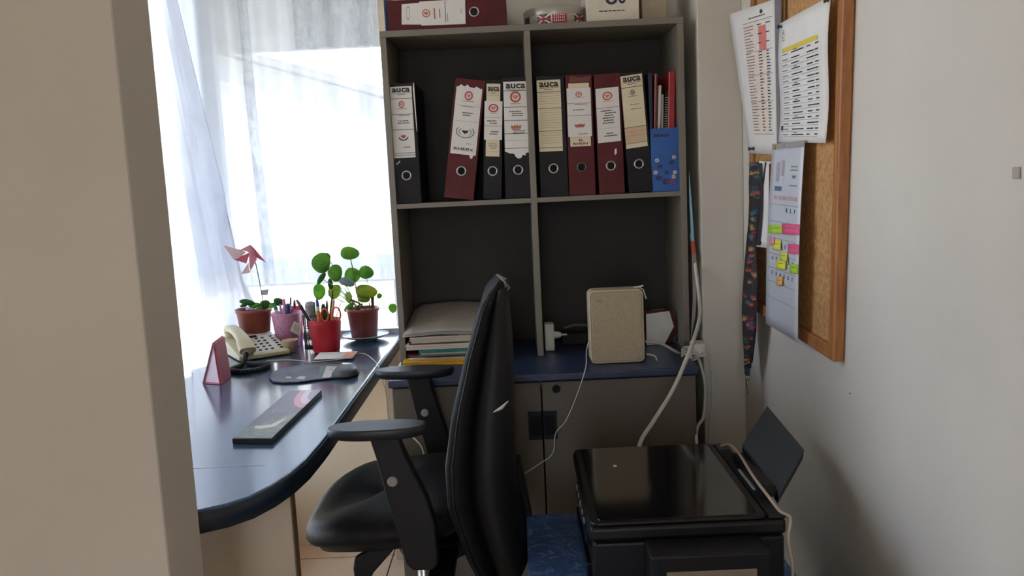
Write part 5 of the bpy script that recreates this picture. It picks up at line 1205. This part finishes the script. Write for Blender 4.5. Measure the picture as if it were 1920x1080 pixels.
LV = [(602, 493, 18, 19, LEAF, 0), (612, 482, 7, 7, LEAFD, 0), (655, 475, 18, 12, LEAF, -8), (628, 512, 14, 16, LEAF, 10), (602, 522, 5, 12, LEAFD, -35), (598, 547, 12, 15, LEAF, 8), (660, 517, 15, 15, LEAF, -20), (686, 511, 14, 12, LEAF, -20),
      (650, 529, 15, 8, mat('leaf_silver', (112, 142, 136), .2), -20), (627, 547, 12, 14, LEAFY, -25), (619, 533, 5, 10, LEAFD, 10), (686, 547, 21, 13, LEAFY, -10), (682, 559, 12, 9, LEAFY, 0), (653, 558, 7, 11, LEAFY, 12), (654, 577, 12, 6, LEAF, 40), (711, 555, 5, 5, LEAF, 0), (736, 578, 8, 9, LEAF, 20)]
for i, (px, py, w_, h_, m, ti) in enumerate(LV):
    ly = sy - .03 + .02 * ((i * 7) % 4) - (.02 if i in (11, 14) else 0)
    C0 = leaf(t2, px, py, ly, w_, h_, m, ti, lean=.35)
    base = V((sxx + (.02 if px > 670 else -.012), sy, rim2 - .010)); mid = base.lerp(C0, .55) + V((0, 0, .012 if py < 545 else .004))
    c = MB(); c.tube(catmull([base, mid, C0], 5), .0011 if i != 2 else .0016, STEM if i in (2, 11, 14) else mat('petiole', (120, 140, 80), .5), 5); c.build('stem', t2)
for a, b, r in (((657, 562), (690, 578), .0035), ((698, 556), (699, 578), .006), ((680, 570), (665, 578), .003)):
    c = MB(); A_ = at(*a, y=sy - .015); B_ = at(*b, y=sy - .01); c.tube([A_, (A_ + B_) / 2 + V((0, 0, .003)), B_ + V((0, 0, -.012))], [r, r * .8, r * .9], mat('bark', (96, 66, 42), .8), 7); c.build('woody_stem', t2)
c = MB(); P = Patch(at(638, 540, y=2.5), at(651, 543, y=2.5), at(645, 568, y=2.5), at(633, 563, y=2.5)); c.prism([P.p(0, 0), P.p(1, 0), P.p(1, 1), P.p(0, 1)], (0, .012, 0), glassmat('clear_plastic', (214, 226, 214), .25)); c.tube([at(640, 566, y=2.506), at(628, 600, y=2.506)], .0015, WHITE, 6)
simple('plastic_tag', c, 'clear plastic wand rising from the red pot in front of the leaves', 'wand')

# cups
def cup(nm, px, w0, w1, pyt, pyb, y, m, lab, ribs=0, wall_=.0015, group='pen cups on the desk'):
    cx_ = at(px, pyb, y=y).x; r0 = w0 / 2 * y / F; r1 = w1 / 2 * y / F; h_ = at(px, pyt, y=y).z - Z
    t = thing(nm, (cx_, y, DT), lab, 'pen cup', group); prf = [(r0 - .002, 0), (r0, .001)]
    if ribs:
        for k in range(ribs):
            f = k / ribs; prf += [(r0 + (r1 - r0) * f + .0, h_ * (f * .9 + .02)), (r0 + (r1 - r0) * (f + .5 / ribs) + .0018, h_ * ((f + .5 / ribs) * .9 + .02))]
        prf += [(r1 - .001, h_ * .93)]
    prf += [(r1, h_ * .96), (r1 + .001, h_), (r1 - wall_, h_), (r0 - wall_, .003), (.001, .003)]
    c = MB(); c.lathe((cx_, y, Z), prf, m, 40); c.build('cup_body', t); return t, cx_, h_, r1
REDC = mat('red_plastic', (196, 38, 52), .4, rgb2=(186, 32, 46)); MAG = mat('magenta_plastic', (204, 42, 100), .4)
PATC = mat('pink_pattern', (110, 44, 82), .5, rgb2=(214, 150, 182), scale=150, kind='voronoi', lo=.16, hi=.26)
_, rx, rh, _r = cup('pen_cup', 613, 48, 60, 598, 657, 2.485, REDC, 'red ribbed cup full of pens and orange scissors', 14)
_, kx, kh, _r = cup('pen_cup', 541, 42, 56, 585, 641, 2.60, PATC, 'pink speckled cup full of pens beside the telephone')
_, mx_, mh, _r = cup('pen_cup', 553, 28, 40, 576, 632, 2.675, MAG, 'magenta cup standing behind the pink speckled one')
MESH = mat('mesh_black', (30, 32, 40), .4)
bx_ = at(590, 640, y=2.58).x; t = thing('pen_cup', (bx_, 2.58, DT), 'black wire pen holder behind the red cup', 'pen cup', 'pen cups on the desk')
bz = at(590, 588, y=2.58).z - Z
c = MB(); c.lathe((bx_, 2.58, Z), [(.031, 0), (.033, .003), (.031, .006), (.001, .006)], MESH, 24); c.build('base', t)
for zz_ in (.3, .6, .97):
    c = MB(); c.tube([(bx_ + .030 * math.cos(a), 2.58 + .030 * math.sin(a), Z + bz * zz_) for a in [i * PI / 12 for i in range(25)]], .0015, MESH, 6); c.build('wire_ring', t)
for k in range(20):
    a = 2 * PI * k / 20; c = MB(); c.tube([(bx_ + .030 * math.cos(a), 2.58 + .030 * math.sin(a), Z + .004), (bx_ + .030 * math.cos(a), 2.58 + .030 * math.sin(a), Z + bz)], .0013, MESH, 5); c.build('wire', t)
# kraft pot with tag
t_, qx, qh, _r = cup('kraft_pot', 545, 22, 31, 637, 657, 2.50, mat('kraft', (214, 190, 162), .8, rgb2=(204, 178, 150)), 'tiny kraft paper pot with a square tag in front of the pink cup', wall_=.003, group=None); t_['category'] = 'pot'
for k in range(2):
    c = MB(); c.tube([(qx - .004 + .006 * k, 2.50, Z + .006), at(551 + 3 * k, 628, y=2.495)], .0008, STEM, 5); c.build('pick', t_)
c = MB(); P = Patch(at(551, 602, y=2.494), at(567, 610, y=2.494), at(562, 630, y=2.494), at(544, 620, y=2.494)); c.prism([P.p(0, 0), P.p(1, 0), P.p(1, 1), P.p(0, 1)], (0, .001, 0), mat('tag_card', (200, 190, 168), .8))
if P.n.y > 0: P.n = -P.n
m_ring(c, P, .5, .5, .3, .3, .15, INKG); m_lines(c, P, .3, .7, .42, 2, .12, INKG, .1); c.build('paper_tag', t_)

def stick(name, pt, pb, y, r, m, lab, tipm=None, tip=.012, cat='pen', body=None, yb=None, capr=1.0):
    A_ = at(*pt, y=y); B_ = at(*pb, y=yb or y); t = thing(name, B_, lab, cat, 'pens and tools in the desk cups'); d = (A_ - B_).normalized()
    c = MB(); c.tube([B_, A_ - d * tip], r, m, 10); c.build('barrel', t)
    c = MB(); c.tube([A_ - d * tip, A_ - d * tip * .5, A_], [r * capr, r * capr * .9, r * capr * .55], tipm or m, 10); c.build('cap', t); return t
def pm_(n, rgb, r=.35): return mat('pen_' + n, rgb, r)
# red cup contents
rB = 2.485
stick('pencil', (556, 562), (604, 640), 2.47, .0052, pm_('dark', (42, 34, 34)), 'thick dark brush handle leaning far left out of the red cup', pm_('brownend', (126, 96, 86)), .02, 'brush')
stick('marker', (594, 560), (603, 640), 2.475, .0052, pm_('white', (214, 206, 196)), 'blue capped pen standing in the red cup', pm_('blue', (32, 62, 156)), .024, 'pen', capr=1.0)
stick('marker', (595, 575), (604, 640), 2.468, .0055, pm_('orange', (214, 138, 66)), 'orange highlighter with a white cap in the red cup', pm_('white', (214, 206, 196)), .012)
stick('marker', (606, 570), (608, 640), 2.49, .0075, pm_('green', (30, 108, 62)), 'dark green marker in the red cup', pm_('dgreen', (28, 84, 56)), .02)
stick('marker', (613, 564), (612, 640), 2.50, .004, pm_('teal', (52, 120, 116)), 'slim green pen behind the dark green marker', pm_('grgreen', (80, 120, 80)), .02)
stick('pencil', (624, 543), (614, 640), 2.49, .003, pm_('brown', (84, 60, 44)), 'thin brown pencil, tallest in the red cup', pm_('blackp', (30, 28, 28)), .03, 'pencil')
stick('pencil', (626, 561), (618, 640), 2.48, .0042, pm_('wood', (216, 180, 120)), 'pale wooden pencil with a pink eraser in the red cup', pm_('pinkend', (220, 170, 160)), .012, 'pencil')
# scissors
t = thing('scissors', at(620, 640, y=2.462), 'orange handled scissors standing in the red cup', 'scissors'); OR = mat('orange_plastic', (226, 92, 40), .35)
for cx_, cy_, rx_, ry_, a_ in ((609, 591, 7, 12, 0), (631, 589, 7.5, 13, .1)):
    C0 = at(cx_, cy_, y=2.462); c = MB(); k_ = 2.462 / F
    c.tube([C0 + V((rx_ * k_ * math.cos(a), 0, ry_ * k_ * math.sin(a))) for a in [2 * PI * i / 20 for i in range(21)]], .0028, OR, 8); c.build('handle', t)
c = MB(); c.prism([at(609, 600, y=2.463), at(615, 602, y=2.463), at(618, 648, y=2.463), at(614, 650, y=2.463)], (0, .0015, 0), STEEL); c.prism([at(631, 600, y=2.466), at(625, 602, y=2.466), at(617, 648, y=2.466), at(621, 650, y=2.466)], (0, .0015, 0), STEEL); c.build('blade', t)
# wire cup content
stick('marker', (580, 565), (590, 635), 2.575, .016, pm_('greyt', (150, 144, 144)), 'fat grey tube leaning in the black wire holder', pm_('greyt2', (172, 168, 166)), .012, 'tube')
stick('marker', (589, 566), (592, 635), 2.55, .003, pm_('dgreen', (28, 84, 56)), 'thin dark green pen at the edge of the grey tube')
# pink cup contents
stick('marker', (515, 571), (530, 630), 2.59, .0065, pm_('white', (214, 206, 196)), 'white glue stick with a green band at the left of the pink cup', pm_('greenb', (36, 120, 90)), .016)
stick('marker', (532, 560), (538, 630), 2.595, .0052, pm_('lpink', (226, 160, 178)), 'pale pink pen in the speckled cup', pm_('pink', (232, 150, 176)), .018)
stick('marker', (545, 557), (545, 630), 2.60, .003, pm_('dteal', (20, 56, 58)), 'thin dark teal pen in the speckled cup')
stick('marker', (540, 569), (541, 630), 2.585, .0085, pm_('navy', (38, 46, 104)), 'navy marker in the speckled cup', pm_('navy', (38, 46, 104)), .012, capr=1)
stick('marker', (525, 570), (533, 630), 2.60, .004, pm_('lilac', (196, 176, 196)), 'lilac pen in the speckled cup')
stick('marker', (552, 562), (554, 620), 2.67, .0045, pm_('maroon', (96, 30, 56)), 'maroon pen in the magenta cup', pm_('tan', (150, 100, 84)), .012)
